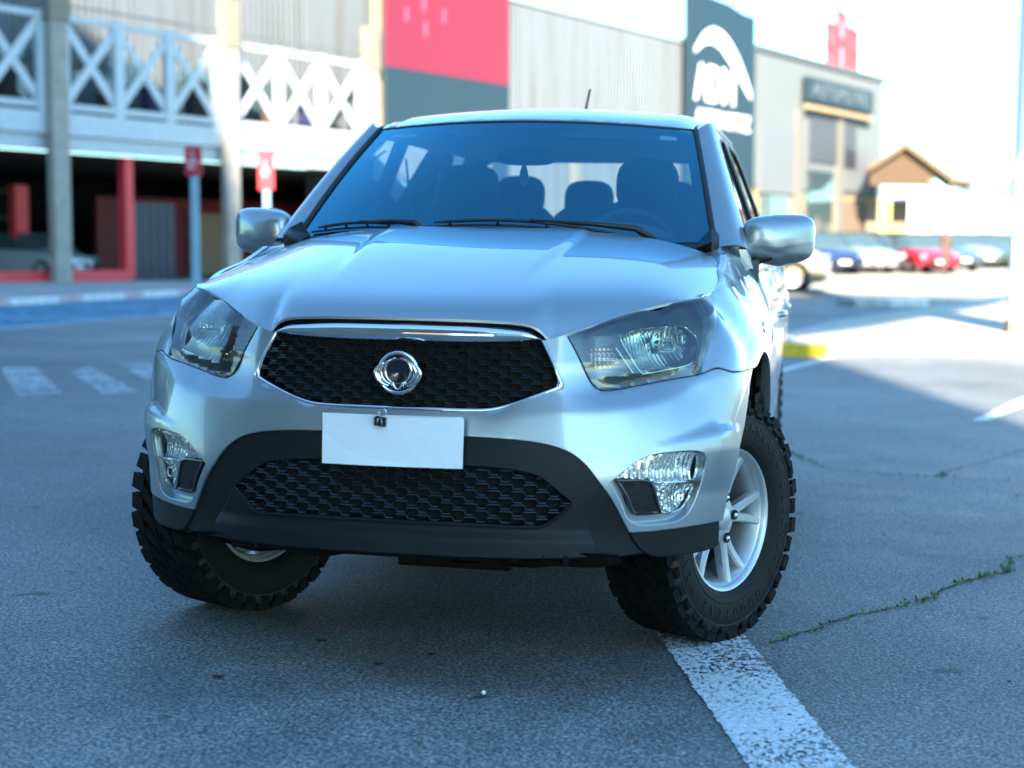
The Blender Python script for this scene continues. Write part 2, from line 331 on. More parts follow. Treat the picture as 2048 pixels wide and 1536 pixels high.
# ================================================================== GROUND AND MARKINGS
def GZ(x, y): return .02 * max(0., y - 22) * float(sstep(-10, -2, x)) * (1 - .0 * y)
def asphalt_material():
    m = bpy.data.materials.new('asphalt'); m.use_nodes = True; n = m.node_tree; b = n.nodes['Principled BSDF']; lk = n.links.new
    tc = n.nodes.new('ShaderNodeTexCoord')
    def noise(sc, det=6, ro=.6, dist=0):
        t = n.nodes.new('ShaderNodeTexNoise'); t.inputs['Scale'].default_value = sc; t.inputs['Detail'].default_value = det; t.inputs['Roughness'].default_value = ro; t.inputs['Distortion'].default_value = dist; lk(tc.outputs['Object'], t.inputs['Vector']); return t.outputs[0]
    def ramp(src, a, b_, lo, hi):
        r = n.nodes.new('ShaderNodeMapRange'); r.inputs[1].default_value = a; r.inputs[2].default_value = b_; r.inputs[3].default_value = lo; r.inputs[4].default_value = hi; lk(src, r.inputs[0]); return r.outputs[0]
    def mul(a, b_):
        q = n.nodes.new('ShaderNodeMath'); q.operation = 'MULTIPLY'; lk(a, q.inputs[0]); lk(b_, q.inputs[1]); return q.outputs[0]
    vo = n.nodes.new('ShaderNodeTexVoronoi'); vo.inputs['Scale'].default_value = 125; lk(tc.outputs['Object'], vo.inputs['Vector']); bwn = n.nodes.new('ShaderNodeSeparateColor'); lk(vo.outputs['Color'], bwn.inputs[0]); stone = noise(95, 2, .5, .6); grit = noise(260, 2, .6); patch = noise(.55, 6, .6); stain = noise(2.3, 6, .7); worn = noise(.16, 4, .5)
    v = mul(ramp(bwn.outputs[0], 0, 1, .60, 1.45), mul(mul(mul(ramp(stone, .40, .60, .45, 1.8), ramp(grit, .3, .7, .75, 1.3)), ramp(patch, .3, .7, .72, 1.3)), mul(ramp(stain, .32, .68, .78, 1.2), ramp(worn, .35, .65, .78, 1.25))))
    mx = n.nodes.new('ShaderNodeMix'); mx.data_type = 'RGBA'; mx.blend_type = 'MULTIPLY'; mx.inputs[0].default_value = 1; mx.inputs[6].default_value = (.114, .121, .120, 1); lk(v, mx.inputs[7])
    sp = noise(5.5, 2, .5); spots = ramp(sp, .68, .74, 1.0, .35); mo = n.nodes.new('ShaderNodeMix'); mo.data_type = 'RGBA'; mo.blend_type = 'MULTIPLY'; mo.inputs[0].default_value = 1; lk(mx.outputs[2], mo.inputs[6]); lk(spots, mo.inputs[7]); lk(mo.outputs[2], b.inputs['Base Color']); lk(ramp(stain, .3, .7, .55, .8), b.inputs['Roughness'])
    bp = n.nodes.new('ShaderNodeBump'); bp.inputs['Strength'].default_value = .7; bp.inputs['Distance'].default_value = .006; lk(stone, bp.inputs['Height'])
    b2 = n.nodes.new('ShaderNodeBump'); b2.inputs['Strength'].default_value = .3; b2.inputs['Distance'].default_value = .05; lk(patch, b2.inputs['Height']); lk(b2.outputs[0], bp.inputs['Normal']); lk(bp.outputs[0], b.inputs['Normal'])
    MC['asphalt'] = m; return m
ASPH = asphalt_material()
def paint(name, c, wear=.45, scale=26, soft=.12, rough=.6):
    """road paint, worn through to the asphalt in patches"""
    if name in MC: return MC[name]
    m = bpy.data.materials.new(name); m.use_nodes = True; n = m.node_tree; b = n.nodes['Principled BSDF']; lk = n.links.new; o = n.nodes['Material Output']
    b.inputs['Roughness'].default_value = rough; tc = n.nodes.new('ShaderNodeTexCoord')
    mp = n.nodes.new('ShaderNodeMapping'); mp.inputs['Scale'].default_value = (1, .62, 1); mp.inputs['Rotation'].default_value = (0, 0, .3); lk(tc.outputs['Object'], mp.inputs['Vector'])
    t = n.nodes.new('ShaderNodeTexNoise'); t.inputs['Scale'].default_value = scale; t.inputs['Detail'].default_value = 7; t.inputs['Roughness'].default_value = .72; t.inputs['Distortion'].default_value = .5; lk(mp.outputs[0], t.inputs['Vector'])
    t2 = n.nodes.new('ShaderNodeTexNoise'); t2.inputs['Scale'].default_value = 1.6; t2.inputs['Detail'].default_value = 3; lk(tc.outputs['Object'], t2.inputs['Vector'])
    ad = n.nodes.new('ShaderNodeMath'); ad.operation = 'MULTIPLY_ADD'; ad.inputs[1].default_value = .35; lk(t2.outputs[0], ad.inputs[0]); lk(t.outputs[0], ad.inputs[2])
    r = n.nodes.new('ShaderNodeMapRange'); r.inputs[1].default_value = wear + .175 - soft / 2; r.inputs[2].default_value = wear + .175 + soft / 2; lk(ad.outputs[0], r.inputs[0])
    v = n.nodes.new('ShaderNodeTexNoise'); v.inputs['Scale'].default_value = 60; v.inputs['Detail'].default_value = 5; lk(tc.outputs['Object'], v.inputs['Vector'])
    mr = n.nodes.new('ShaderNodeMapRange'); mr.inputs[1].default_value = .3; mr.inputs[2].default_value = .7; mr.inputs[3].default_value = .72; mr.inputs[4].default_value = 1.1; lk(v.outputs[0], mr.inputs[0])
    mx = n.nodes.new('ShaderNodeMix'); mx.data_type = 'RGBA'; mx.blend_type = 'MULTIPLY'; mx.inputs[0].default_value = 1; mx.inputs[6].default_value = (*c, 1); lk(mr.outputs[0], mx.inputs[7]); lk(mx.outputs[2], b.inputs['Base Color'])
    tr = n.nodes.new('ShaderNodeBsdfTransparent'); ms = n.nodes.new('ShaderNodeMixShader'); lk(r.outputs[0], ms.inputs[0]); lk(tr.outputs[0], ms.inputs[1]); lk(b.outputs[0], ms.inputs[2]); lk(ms.outputs[0], o.inputs[0])
    MC[name] = m; return m
gx = np.concatenate([np.arange(-400, -80, 40), np.arange(-80, -14, 6), np.arange(-14, 14, 2), np.arange(14, 80, 6), np.arange(80, 401, 40)])
gy = np.concatenate([np.arange(-300, -60, 40), np.arange(-60, 20, 8), [22], np.arange(24, 130, 4), np.arange(130, 900, 40)])
V = [(x, y, GZ(x, min(y, 110))) for x in gx for y in gy]; n_ = len(gy)
F = [(i * n_ + j, (i + 1) * n_ + j, (i + 1) * n_ + j + 1, i * n_ + j + 1) for i in range(len(gx) - 1) for j in range(n_ - 1)]
tag(pydata('ground', V, F, ASPH), 'dark grey worn asphalt of the car park', kind='structure')
def sheet(name, poly, m, z=.004, kind='structure', label=None, cell=None):
    bm = bmesh.new(); P = rs(poly, cell, smooth=False) if cell else poly
    if cell: P = P + rng.normal(0, .0035, P.shape)
    f = bm.faces.new([bm.verts.new((x, y, GZ(x, y) + z)) for x, y in P]); 
    bmesh.ops.triangulate(bm, faces=bm.faces)
    return tag(frombm(name, bm, m), label, kind=kind)
WHITEP = paint('white_road_paint', (.66, .67, .68), .455, 62, .07)
FADED = paint('faded_road_paint', (.44, .46, .48), .47, 22, .3)
BLUEP = paint('blue_road_paint', (.03, .26, .44), .44, 4, .35)
LINEP = paint('line_road_paint', (.65, .66, .64), .36, 20, .2)
sheet('painted_line', [(.640, .82), (.868, 1.042), (.901, .927), (1.254, -.403), (1.60, -1.70), (1.345, -1.76), (1.014, -.467), (.673, .705)], WHITEP, label='worn white parking line running out from under the front tyre', cell=.018)
sheet('painted_line', [(2.17, 8.219), (2.285, 8.262), (2.72, 9.74), (4.3, 15.2), (4.2, 15.3), (2.62, 9.95)], LINEP)
sheet('painted_line', [(.32, 11.9), (.40, 11.8), (1.10, 15.45), (1.03, 15.60)], LINEP)
for P in ([(-6.837, 9.941), (-6.60, 10.2), (-4.946, 7.60), (-5.16, 7.249)], [(-5.889, 9.556), (-6.138, 10.418), (-4.473, 8.003), (-4.64, 7.688)], [(-5.956, 10.731), (-5.747, 10.986), (-4.75, 9.5), (-4.95, 9.15)]):
    sheet('crossing_stripe', P, FADED)
sheet('blue_bay', [(-14.55, 8), (-14.55, 40), (-10.3, 40), (-10.3, 21.5), (-10.5, 8)], BLUEP, .004, label='worn blue painted bay beside the kerb')
for y in (14.2, 19.3, 24.4, 29.5, 34.6): sheet('bay_line', [(-14.5, y), (-14.5, y + .14), (-10.3, y + .14), (-10.3, y)], LINEP, .008)
sheet('bay_line', [(-10.42, 8.2), (-10.42, 40), (-10.28, 40), (-10.28, 8.2)], LINEP, .009)
# kerb of separate stones along the left pavement, painted in turn white and dusty pink
KW = mat('kerb_white', (.62, .60, .58), .8, var=.25, vscale=6, bump=.3, bscale=60); KP = mat('kerb_pink', (.50, .34, .32), .8, var=.25, vscale=6, bump=.3); KC = mat('kerb_concrete', (.33, .33, .32), .9, var=.25, vscale=5, bump=.3)
YEL = mat('kerb_yellow', (.55, .36, .02), .75, var=.45, vscale=14, bump=.3)
PAVE = mat('pavement_concrete', (.30, .30, .30), .9, var=.18, vscale=1.2, bump=.2, bscale=30)
PALE = mat('pale_pavement', (.44, .40, .33), .9, var=.12, vscale=1.5, bump=.2, bscale=40)
kb = empty('kerb', (-14.58, 0, 0)); tag(kb, kind='structure')
kme = {}
for i in range(46):
    y = -4 + i
    key = 'w' if i % 3 else 'p'
    if key not in kme:
        bm = bmesh.new(); bx(bm, (-.15, .01, -.05), (0, .99, .13)); o = frombm('kerb_stone', bm, KW if key == 'w' else KP, kb, bevel=.02); kme[key] = o; o.location = (0, y, 0)
    else:
        o = kme[key].copy(); col.objects.link(o); o.parent = kb; o.location = (0, y, 0)
bm = bmesh.new(); bx(bm, (-60, -20, -.4), (-14.73, 90, .12)); tag(frombm('pavement', bm, PAVE), 'grey pavement in front of the galleried building', kind='structure')
bm = bmesh.new(); gxx = np.arange(-9, 62, 4.); gyy = np.arange(36.6, 84, 4.); vv = [[bm.verts.new((x, y, GZ(x, y) + .012)) for y in gyy] for x in gxx]; [bm.faces.new((vv[i][j], vv[i + 1][j], vv[i + 1][j + 1], vv[i][j + 1])) for i in range(len(gxx) - 1) for j in range(len(gyy) - 1)]
tag(frombm('sunlit_apron', bm, mat('sunlit_concrete', (.34, .31, .25), .9, var=.1, vscale=.4)), 'pale concrete ground beyond the far kerb, toned to read as sunlit', kind='structure')  # pale sheet added where the shade ends, so sunlit ground reads brighter
# raised island on the right with a yellow nose
isl = [(.50, 15.40), (.44, 18.1), (1.2, 22.9), (2.4, 26.6), (3.7, 30.2), (6.2, 37.5), (22, 46), (22, 14.6), (3.6, 17.2), (1.75, 16.6), (1.22, 16.15), (.97, 15.45)]
bm = bmesh.new(); P = rs(isl, 1.0, smooth=False); A = [bm.verts.new((x, y, GZ(x, y) + .13)) for x, y in P]; B = [bm.verts.new((x, y, GZ(x, y) - .1)) for x, y in P]; n = len(P)
bm.faces.new(A); [bm.faces.new((A[i], B[i], B[(i + 1) % n], A[(i + 1) % n])) for i in range(n)]; bmesh.ops.triangulate(bm, faces=[f for f in bm.faces if len(f.verts) > 4])
tag(frombm('island', bm, PALE), 'pale raised pavement island on the right', kind='structure')
def kerb_run(pts, cols, w=.16, h=.15, L=.95, nm='kerb'):
    root = empty(nm, (*pts[0], 0)); tag(root, kind='structure'); P = rs(pts, .05, closed=False, smooth=False); d = np.concatenate([[0], np.cumsum(np.linalg.norm(np.diff(P, axis=0), axis=1))]); k = 0; s = 0
    while s < d[-1] - .2:
        a = [np.interp(s + .01, d, P[:, i]) for i in (0, 1)]; b = [np.interp(min(s + L - .01, d[-1]), d, P[:, i]) for i in (0, 1)]; c = [(a[0] + b[0]) / 2, (a[1] + b[1]) / 2]
        bm = bmesh.new(); bar(bm, (a[0] - pts[0][0], a[1] - pts[0][1], GZ(*a) + h / 2 - .03), (b[0] - pts[0][0], b[1] - pts[0][1], GZ(*b) + h / 2 - .03), w, h + .06)
        frombm('kerb_stone', bm, cols[k % len(cols)] if not callable(cols) else cols(c), root, bevel=.015); s += L; k += 1
kr = empty('kerb', (.5, 15.4, 0)); tag(kr, kind='structure')
for (ax_, ay_), (bx_, by_), m_ in (((.44, 18.2), (.46, 17.3), KC), ((.46, 17.28), (.48, 16.4), KW), ((.48, 16.38), (.50, 15.48), YEL), ((.44, 15.40), (1.00, 15.43), YEL), ((1.01, 15.46), (1.26, 16.12), KP), ((1.30, 16.22), (1.85, 16.5), mat('kerb_yellow_faded', (.50, .38, .14), .8, var=.5, vscale=12)), ((1.87, 16.5), (2.1, 16.62), KW), ((2.12, 16.63), (3.1, 16.9), KW), ((3.12, 16.91), (4.1, 17.1), KW), ((4.12, 17.1), (5.1, 17.0), KW)):
    bm = bmesh.new(); bar(bm, (ax_ - .5, ay_ - 15.4, .05), (bx_ - .5, by_ - 15.4, .05), .17, .22); frombm('kerb_stone', bm, m_, kr, bevel=.02)
kerb_run([(.42, 18.3), (1.1, 23.0), (2.3, 26.7), (3.6, 30.3), (6.1, 37.6)], [KC])
kerb_run([(1.2, 30.5), (2.2, 31.2), (3.6, 31.8), (4.6, 31.5)], [KC, KW], w=.7)
# cracks in the asphalt with weeds
CRK = mat('crack_dirt', (.012, .012, .010), .95); WEED = mat('weed_green', (.06, .13, .022), .8, var=.4, vscale=30)
cr1 = [(.80, 5.95), (.874, 5.768), (1.042, 5.332), (1.147, 5.027), (1.369, 4.952), (1.75, 4.914), (1.962, 4.884), (2.185, 4.859), (2.6, 4.7)]; cr2 = [(1.75, 4.914), (1.79, 5.14), (1.986, 5.544), (2.357, 6.432), (2.6, 7)]
cr3 = [(1.0, .78), (1.154, 1.05), (1.251, 1.228), (1.422, 1.435), (1.514, 1.587), (1.616, 1.838), (1.783, 2.127), (1.855, 2.199), (1.891, 2.473), (1.957, 2.582), (2.2, 2.8)]
wbm = bmesh.new()
for q, (cr, wd, dens) in enumerate(((cr1, .007, [(.3, 1.0), (.6, .4), (1.7, .3)]), (cr2, .005, [(0, .6)]), (cr3, .006, [(.30, .35), (1.0, 1.0), (1.6, 1.0), (1.9, .5)]))):
    P = rs(cr, .03, closed=False); P = P + rng.normal(0, .006, P.shape); t = np.gradient(P, axis=0); t /= np.linalg.norm(t, axis=1)[:, None]; nn = np.stack([-t[:, 1], t[:, 0]], 1); ww = wd * .8 * (.3 + rng.random(len(P)))
    V = [(x, y, .004) for p, n_, w_ in zip(P, nn, ww) for x, y in (p + n_ * w_, p - n_ * w_)]; F = [(2 * i, 2 * i + 1, 2 * i + 3, 2 * i + 2) for i in range(len(P) - 1)]
    tag(pydata('crack', V, F, CRK), kind='structure')
    d = np.concatenate([[0], np.cumsum(np.linalg.norm(np.diff(P, axis=0), axis=1))])
    for i in range(len(P)):
        g = max([a * math.exp(-((d[i] - c) / .22)**2) for c, a in dens])
        for _ in range(int(rng.poisson(6 * g))):
            c = P[i] + rng.normal(0, .012, 2); a = rng.random() * 6.28; L = .006 + .012 * rng.random(); h = .003 + .016 * rng.random()
            v = [wbm.verts.new((c[0] + math.cos(a) * L, c[1] + math.sin(a) * L, h + .004)), wbm.verts.new((c[0] - math.sin(a) * .005, c[1] + math.cos(a) * .005, .003)), wbm.verts.new((c[0] + math.sin(a) * .005, c[1] - math.cos(a) * .005, .003)) ]
            wbm.faces.new(v)
tag(frombm('weeds', wbm, WEED, recalc=False), 'small green weeds growing in the asphalt cracks', 'weeds', kind='stuff')
lb = bmesh.new()
for x, y, s in ((.02, .35, .010), (-.35, .42, .016), (-.50, -.05, .014), (-.1, .2, .012), (1.9, 1.2, .008), (2.1, 4.3, .008), (1.4, 2.9, .006), (1.7, .5, .006)):
    v = [lb.verts.new((x + s * math.cos(a) * (1.6 if k % 2 else .9), y + s * math.sin(a), .003 + .004 * (k % 2))) for k, a in enumerate(np.linspace(0, 6.28, 7)[:-1])]; lb.faces.new(v)
tag(frombm('litter', lb, mat('dead_leaf', (.03, .022, .015), .9)), 'small dark dead leaves and chips scattered on the asphalt', 'litter', kind='stuff')
bm = bmesh.new(); bmesh.ops.create_icosphere(bm, subdivisions=1, radius=.007); tag(frombm('paper_scrap', bm, mat('scrap_white', (.8, .8, .8), .6)), 'tiny white scrap lying on the asphalt in front of the pickup', 'scrap'); bpy.data.objects['paper_scrap'].location = (.262, -.02, .006)
# ================================================================== BACKGROUND BUILDINGS, SIGNS, CARS
Ev = Vector((.3517, .9361, .0093)); Nv = Vector((-.9360, .3518, -.0147)); Uv = Vector((-.0171, -.0036, .9998)); P0 = Vector((-20.847, 37.649, -.2276))
FAC = Matrix(((Ev.x, Nv.x, Uv.x, P0.x), (Ev.y, Nv.y, Uv.y, P0.y), (Ev.z, Nv.z, Uv.z, P0.z), (0, 0, 0, 1)))
def fac(e, n=0, h=0): return FAC @ Matrix.Translation((e, n, h))
def streak(name, c, rust=(.42, .34, .24), amt=.5, rough=.6, metal=0.):
    if name in MC: return MC[name]
    m = mat(name, c, rough, metal); n = m.node_tree; b = n.nodes['Principled BSDF']; lk = n.links.new; tc = n.nodes['Texture Coordinate']
    mp = n.nodes.new('ShaderNodeMapping'); mp.inputs['Scale'].default_value = (1.1, 1, .07); lk(tc.outputs['Object'], mp.inputs['Vector'])
    t = n.nodes.new('ShaderNodeTexNoise'); t.inputs['Scale'].default_value = 1.6; t.inputs['Detail'].default_value = 7; t.inputs['Roughness'].default_value = .65; lk(mp.outputs[0], t.inputs['Vector'])
    r = n.nodes.new('ShaderNodeMapRange'); r.inputs[1].default_value = .45; r.inputs[2].default_value = .72; r.inputs[3].default_value = 0; r.inputs[4].default_value = amt; lk(t.outputs[0], r.inputs[0])
    mx = n.nodes.new('ShaderNodeMix'); mx.data_type = 'RGBA'; mx.inputs[6].default_value = (*c, 1); mx.inputs[7].default_value = (*rust, 1); lk(r.outputs[0], mx.inputs[0]); lk(mx.outputs[2], b.inputs['Base Color']); return m
CORR = streak('corrugated_metal', (.092, .108, .125), (.060, .056, .050), .85); CORR2 = streak('light_cladding', (.088, .102, .108), (.07, .075, .07), .5); CONC = mat('column_concrete', (.28, .265, .24), .9, var=.2, vscale=2, bump=.2); CREAM = mat('cream_paint', (.19, .17, .13), .8, var=.12, vscale=3)
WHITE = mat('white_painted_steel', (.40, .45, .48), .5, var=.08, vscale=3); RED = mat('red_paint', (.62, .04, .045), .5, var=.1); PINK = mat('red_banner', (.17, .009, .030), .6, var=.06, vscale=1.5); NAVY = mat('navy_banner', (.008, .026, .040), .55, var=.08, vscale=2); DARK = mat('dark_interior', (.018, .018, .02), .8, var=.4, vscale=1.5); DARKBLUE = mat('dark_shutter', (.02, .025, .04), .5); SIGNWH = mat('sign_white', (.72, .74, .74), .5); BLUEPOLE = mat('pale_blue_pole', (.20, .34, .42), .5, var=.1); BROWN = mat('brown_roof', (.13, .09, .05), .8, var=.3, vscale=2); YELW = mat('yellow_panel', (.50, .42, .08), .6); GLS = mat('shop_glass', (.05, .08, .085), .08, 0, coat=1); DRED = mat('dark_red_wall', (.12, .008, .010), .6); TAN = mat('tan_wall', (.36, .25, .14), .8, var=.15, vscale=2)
# --- galleried building
gal = empty('gallery_building', mat=fac(0)); tag(gal, 'long grey corrugated building with a white cross-braced gallery over dark garages', 'building')
def gp(name, fn, m, parent=gal, **k):
    bm = bmesh.new(); fn(bm); return frombm(name, bm, m, parent, **k)
def corr_panel(name, e0, e1, h0, h1, n, m, parent, pitch=.30, dep=.05):
    V = []; k = max(1, int(round((e1 - e0) / pitch))); w_ = (e1 - e0) / k
    for i in range(k):
        for dx, d in ((0, 0), (.32, 0), (.42, -dep), (.9, -dep)): V.append((e0 + (i + dx) * w_, n + d))
    V.append((e1, n)); P = [(e, q, h) for e, q in V for h in (h0, h1)]
    return pydata(name, P, [(2 * i, 2 * i + 2, 2 * i + 3, 2 * i + 1) for i in range(len(V) - 1)], m, parent)
for i in range(15): corr_panel('cladding_panel', -30 + i * 3 + .01, -27 + i * 3 - .01, 4.9, 13.5, 3.0, CORR, gal)
for i in range(8): corr_panel('cladding_panel', 15 + i * 3.25 + .01, 18.25 + i * 3.25 - .01, 2.4, 11.35, .0, CORR, gal)
gp('side_return', lambda b: bx(b, (14.9, 0, 2.4), (15.02, 3.05, 13.5)), CORR)
gp('roof_edge', lambda b: bx(b, (15, -.12, 11.36), (41, .3, 11.62)), mat('roof_edge_blue', (.28, .36, .42), .6))
gp('slab_front', lambda b: bx(b, (-30, -.25, 4.50), (14.9, 0, 5.12)), WHITE); gp('slab', lambda b: bx(b, (-30, 0.01, 4.55), (14.9, 3.0, 5.0)), CONC)
gp('lower_fascia', lambda b: bx(b, (-30, -.1, 4.05), (14.9, .1, 4.48)), WHITE)
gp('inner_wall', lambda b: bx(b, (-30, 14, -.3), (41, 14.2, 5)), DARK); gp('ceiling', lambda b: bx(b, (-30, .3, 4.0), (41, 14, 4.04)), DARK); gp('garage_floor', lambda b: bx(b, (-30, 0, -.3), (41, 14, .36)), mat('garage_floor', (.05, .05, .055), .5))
gp('low_wall', lambda b: bx(b, (17, -.1, -.3), (41, .0, 2.38)), DRED)
for e in (-14.2, -7.1, -.08, 6.99, 14.35, 21.6, 28.8, 36.0): gp('column', lambda b, e=e: (bx(b, (e - .30, -.55, -.3), (e + .30, 0 - .01 - .245, 8.0 if e < 15 else 5.6))), CONC if e < 15 else CREAM, bevel=.03)
for e in (-.08, 6.99, 14.35): gp('column_sunlit_top', lambda b, e=e: bx(b, (e - .36, -.6, 7.6), (e + .36, -.22, 9.1)), CREAM, bevel=.03)  # cream boxes put the sunlight on the column tops into colour
for bi, (a, b_) in enumerate(((-14.2, -7.1), (-7.1, -.08), (-.08, 6.99), (6.99, 14.35))):
    a += .45; b_ -= .35; w_ = (b_ - a) / 3
    for h in (5.30, 7.78): gp('rail', lambda b, h=h: bx(b, (a, -.24, h - .09), (b_, -.12, h + .09)), WHITE)
    for k in range(4): gp('rail_post', lambda b, k=k: bx(b, (a + k * w_ - .18, -.26, 5.12), (a + k * w_ + .18, -.10, 7.9)), WHITE)
    for k in range(3):
        gp('cross_brace', lambda b, k=k: bar(b, (a + k * w_, -.19, 5.35), (a + (k + 1) * w_, -.19, 7.75), .27, .05, (0, 1, 0)), WHITE); gp('cross_brace', lambda b, k=k: bar(b, (a + k * w_, -.13, 7.75), (a + (k + 1) * w_, -.13, 5.35), .27, .05, (0, 1, 0)), WHITE)
    gp('gallery_window', lambda b: bx(b, (a + .2, 2.85, 5.1), (b_ - .2, 2.93, 7.2)), GLS)
gp('cable', lambda b: tube(b, [(-30, -.3, 8.1), (14, -.3, 8.12)], .025, 5), CORR)
for k, e in enumerate(np.arange(-12, 14, 1.9)): gp('gallery_goods', lambda b, e=e, k=k: bx(b, (e, 1.2, 5.02), (e + .5 + .2 * (k % 3), 1.6, 6.0 + .35 * (k % 4))), [mat('goods_brown', (.07, .035, .02), .7), mat('goods_navy', (.015, .02, .07), .7), DARK, NAVY][k % 4])
# ground floor: red shop frame, shutters, shelves and lamps in the dark
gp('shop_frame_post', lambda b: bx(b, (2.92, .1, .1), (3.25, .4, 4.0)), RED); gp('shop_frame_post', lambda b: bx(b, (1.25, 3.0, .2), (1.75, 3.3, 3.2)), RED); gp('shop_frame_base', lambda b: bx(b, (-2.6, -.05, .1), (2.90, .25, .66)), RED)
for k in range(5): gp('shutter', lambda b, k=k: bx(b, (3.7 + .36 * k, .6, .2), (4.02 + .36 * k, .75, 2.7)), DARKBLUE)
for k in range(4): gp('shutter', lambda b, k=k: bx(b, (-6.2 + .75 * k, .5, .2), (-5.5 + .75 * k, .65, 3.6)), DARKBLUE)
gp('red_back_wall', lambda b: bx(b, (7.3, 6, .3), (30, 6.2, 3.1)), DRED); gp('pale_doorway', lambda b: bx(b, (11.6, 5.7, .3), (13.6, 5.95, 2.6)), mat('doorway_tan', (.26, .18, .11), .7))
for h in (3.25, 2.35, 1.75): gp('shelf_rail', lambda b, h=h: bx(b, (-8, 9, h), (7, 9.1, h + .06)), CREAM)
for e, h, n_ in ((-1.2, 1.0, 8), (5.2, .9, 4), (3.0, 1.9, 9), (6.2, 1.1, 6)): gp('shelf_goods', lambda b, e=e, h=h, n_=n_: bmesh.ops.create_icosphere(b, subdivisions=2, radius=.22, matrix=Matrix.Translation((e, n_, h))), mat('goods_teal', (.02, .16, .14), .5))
# banner: crimson above navy
bn = empty('wall_banner', mat=fac(15.22)); tag(bn, 'large crimson banner with a navy lower half hung on the corrugated wall', 'banner')
gp('red_field', lambda b: bx(b, (0, -.42, 7.86), (8.2, -.36, 12.4)), PINK, bn); gp('navy_field', lambda b: bx(b, (0, -.42, 3.2), (8.2, -.36, 7.85)), NAVY, bn)
for e, h in ((1.2, 9.6), (2.4, 9.2), (2.3, 10.1), (3.6, 9.8)): gp('white_mark', lambda b, e=e, h=h: bx(b, (e, -.43, h), (e + .10, -.423, h + .5)), mat('banner_mark', (.55, .12, .2), .6), bn)
# rusty poles and odd fittings on the right wall
for e, m_, wd, h1 in ((14.95, TAN, .16, 12.6),): gp('drain_pipe', lambda b: bx(b, (e - wd, -.3, 0), (e + wd, -.1, h1)), m_)
# --- text helper
def text_on(name, body, size, m, parent, loc, rot=(R(90), 0, 0), ex=.02, align='CENTER', sx=1, ofs=0):
    cu = bpy.data.curves.new('t', 'FONT'); cu.body = body; cu.size = size; cu.extrude = ex; cu.align_x = align; cu.align_y = 'CENTER'; cu.resolution_u = 4; cu.offset = ofs; ob = bpy.data.objects.new('t', cu); me = bpy.data.meshes.new_from_object(ob); bpy.data.objects.remove(ob); bpy.data.curves.remove(cu)
    me.transform(Matrix.Diagonal((sx, 1, 1, 1))); o = link(name, me, m, parent); o.location = loc; o.rotation_euler = rot; return o
# --- navy tower sign
py = empty('tower_sign', mat=fac(39.0)); tag(py, 'tall navy tower sign with a white swoosh, initials and a word below', 'sign')
gp('panel', lambda b: prism(b, [(0, 0), (7.54, 0), (7.54, 13.3), (6.0, 13.35), (4.3, 13.6), (2.6, 13.65), (0, 13.75)], -.9, -.55), NAVY, py)
T_ = np.linspace(0, 1, 24); A = [(.35 + 6.7 * t, float(np.interp(t, [0, .15, .3, .45, .6, .75, .9, 1], [10.9, 11.6, 11.85, 11.7, 11.25, 10.6, 9.8, 9.2]))) for t in T_]; W_ = [float(np.interp(t, [0, .15, .3, .45, .6, .75, .9, 1], [.25, .6, .8, .95, 1.1, 1.1, .8, .4])) for t in T_]
def sw(b):
    v = [(b.verts.new((x, -.93, z + w_ / 2)), b.verts.new((x, -.93, z - w_ / 2))) for (x, z), w_ in zip(A, W_)]; [b.faces.new((v[i][0], v[i + 1][0], v[i + 1][1], v[i][1])) for i in range(23)]
gp('swoosh', sw, SIGNWH, py, recalc=False); text_on('initials', 'ADM', 2.5, SIGNWH, py, (2.75, -.93, 9.35), sx=.85, ofs=.05); text_on('word', 'AUTOMOTRIZ', 1.15, SIGNWH, py, (3.75, -.93, 7.7), sx=.85, ofs=.02); text_on('small_mark', 'AFP', .8, SIGNWH, py, (6.3, -.93, 2.6)) if False else gp('small_mark', lambda b: bx(b, (5.2, -.94, 2.9), (6.9, -.92, 3.5)), SIGNWH, py)
# --- pale building behind the tower sign
pb = empty('pale_hall', mat=fac(48.6)); tag(pb, 'pale ribbed metal hall with a dark name board, right of the tower sign', 'building')
for i in range(7): corr_panel('cladding_panel', i * 2.86 + .01, (i + 1) * 2.86 - .01, 4.7, 11.95, 0, CORR2, pb, .28, .04)
gp('end_wall', lambda b: bx(b, (20.03, 0, 4.6), (20.1, 26, 11.95)), CORR2, pb); gp('base_wall', lambda b: bx(b, (0, .1, -2), (20.05, .3, 4.66)), TAN, pb); gp('parapet', lambda b: bx(b, (-.1, -.15, 11.96), (20.15, .3, 12.25)), CORR2, pb); gp('back', lambda b: bx(b, (0, .4, -2), (20, 26, 11.9)), DARK, pb)
gp('name_board', lambda b: bx(b, (6.2, -.5, 9.75), (17.0, -.2, 11.1)), mat('name_board_grey', (.012, .022, .03), .5), pb); text_on('name_board_letters', 'AUTOMOTRIZ', 1.15, mat('board_letters', (.10, .12, .13), .5), pb, (11.6, -.52, 10.4), sx=1.25)
gp('board_light_strip', lambda b: bx(b, (6.2, -.5, 9.3), (17, -.3, 9.55)), TAN, pb)
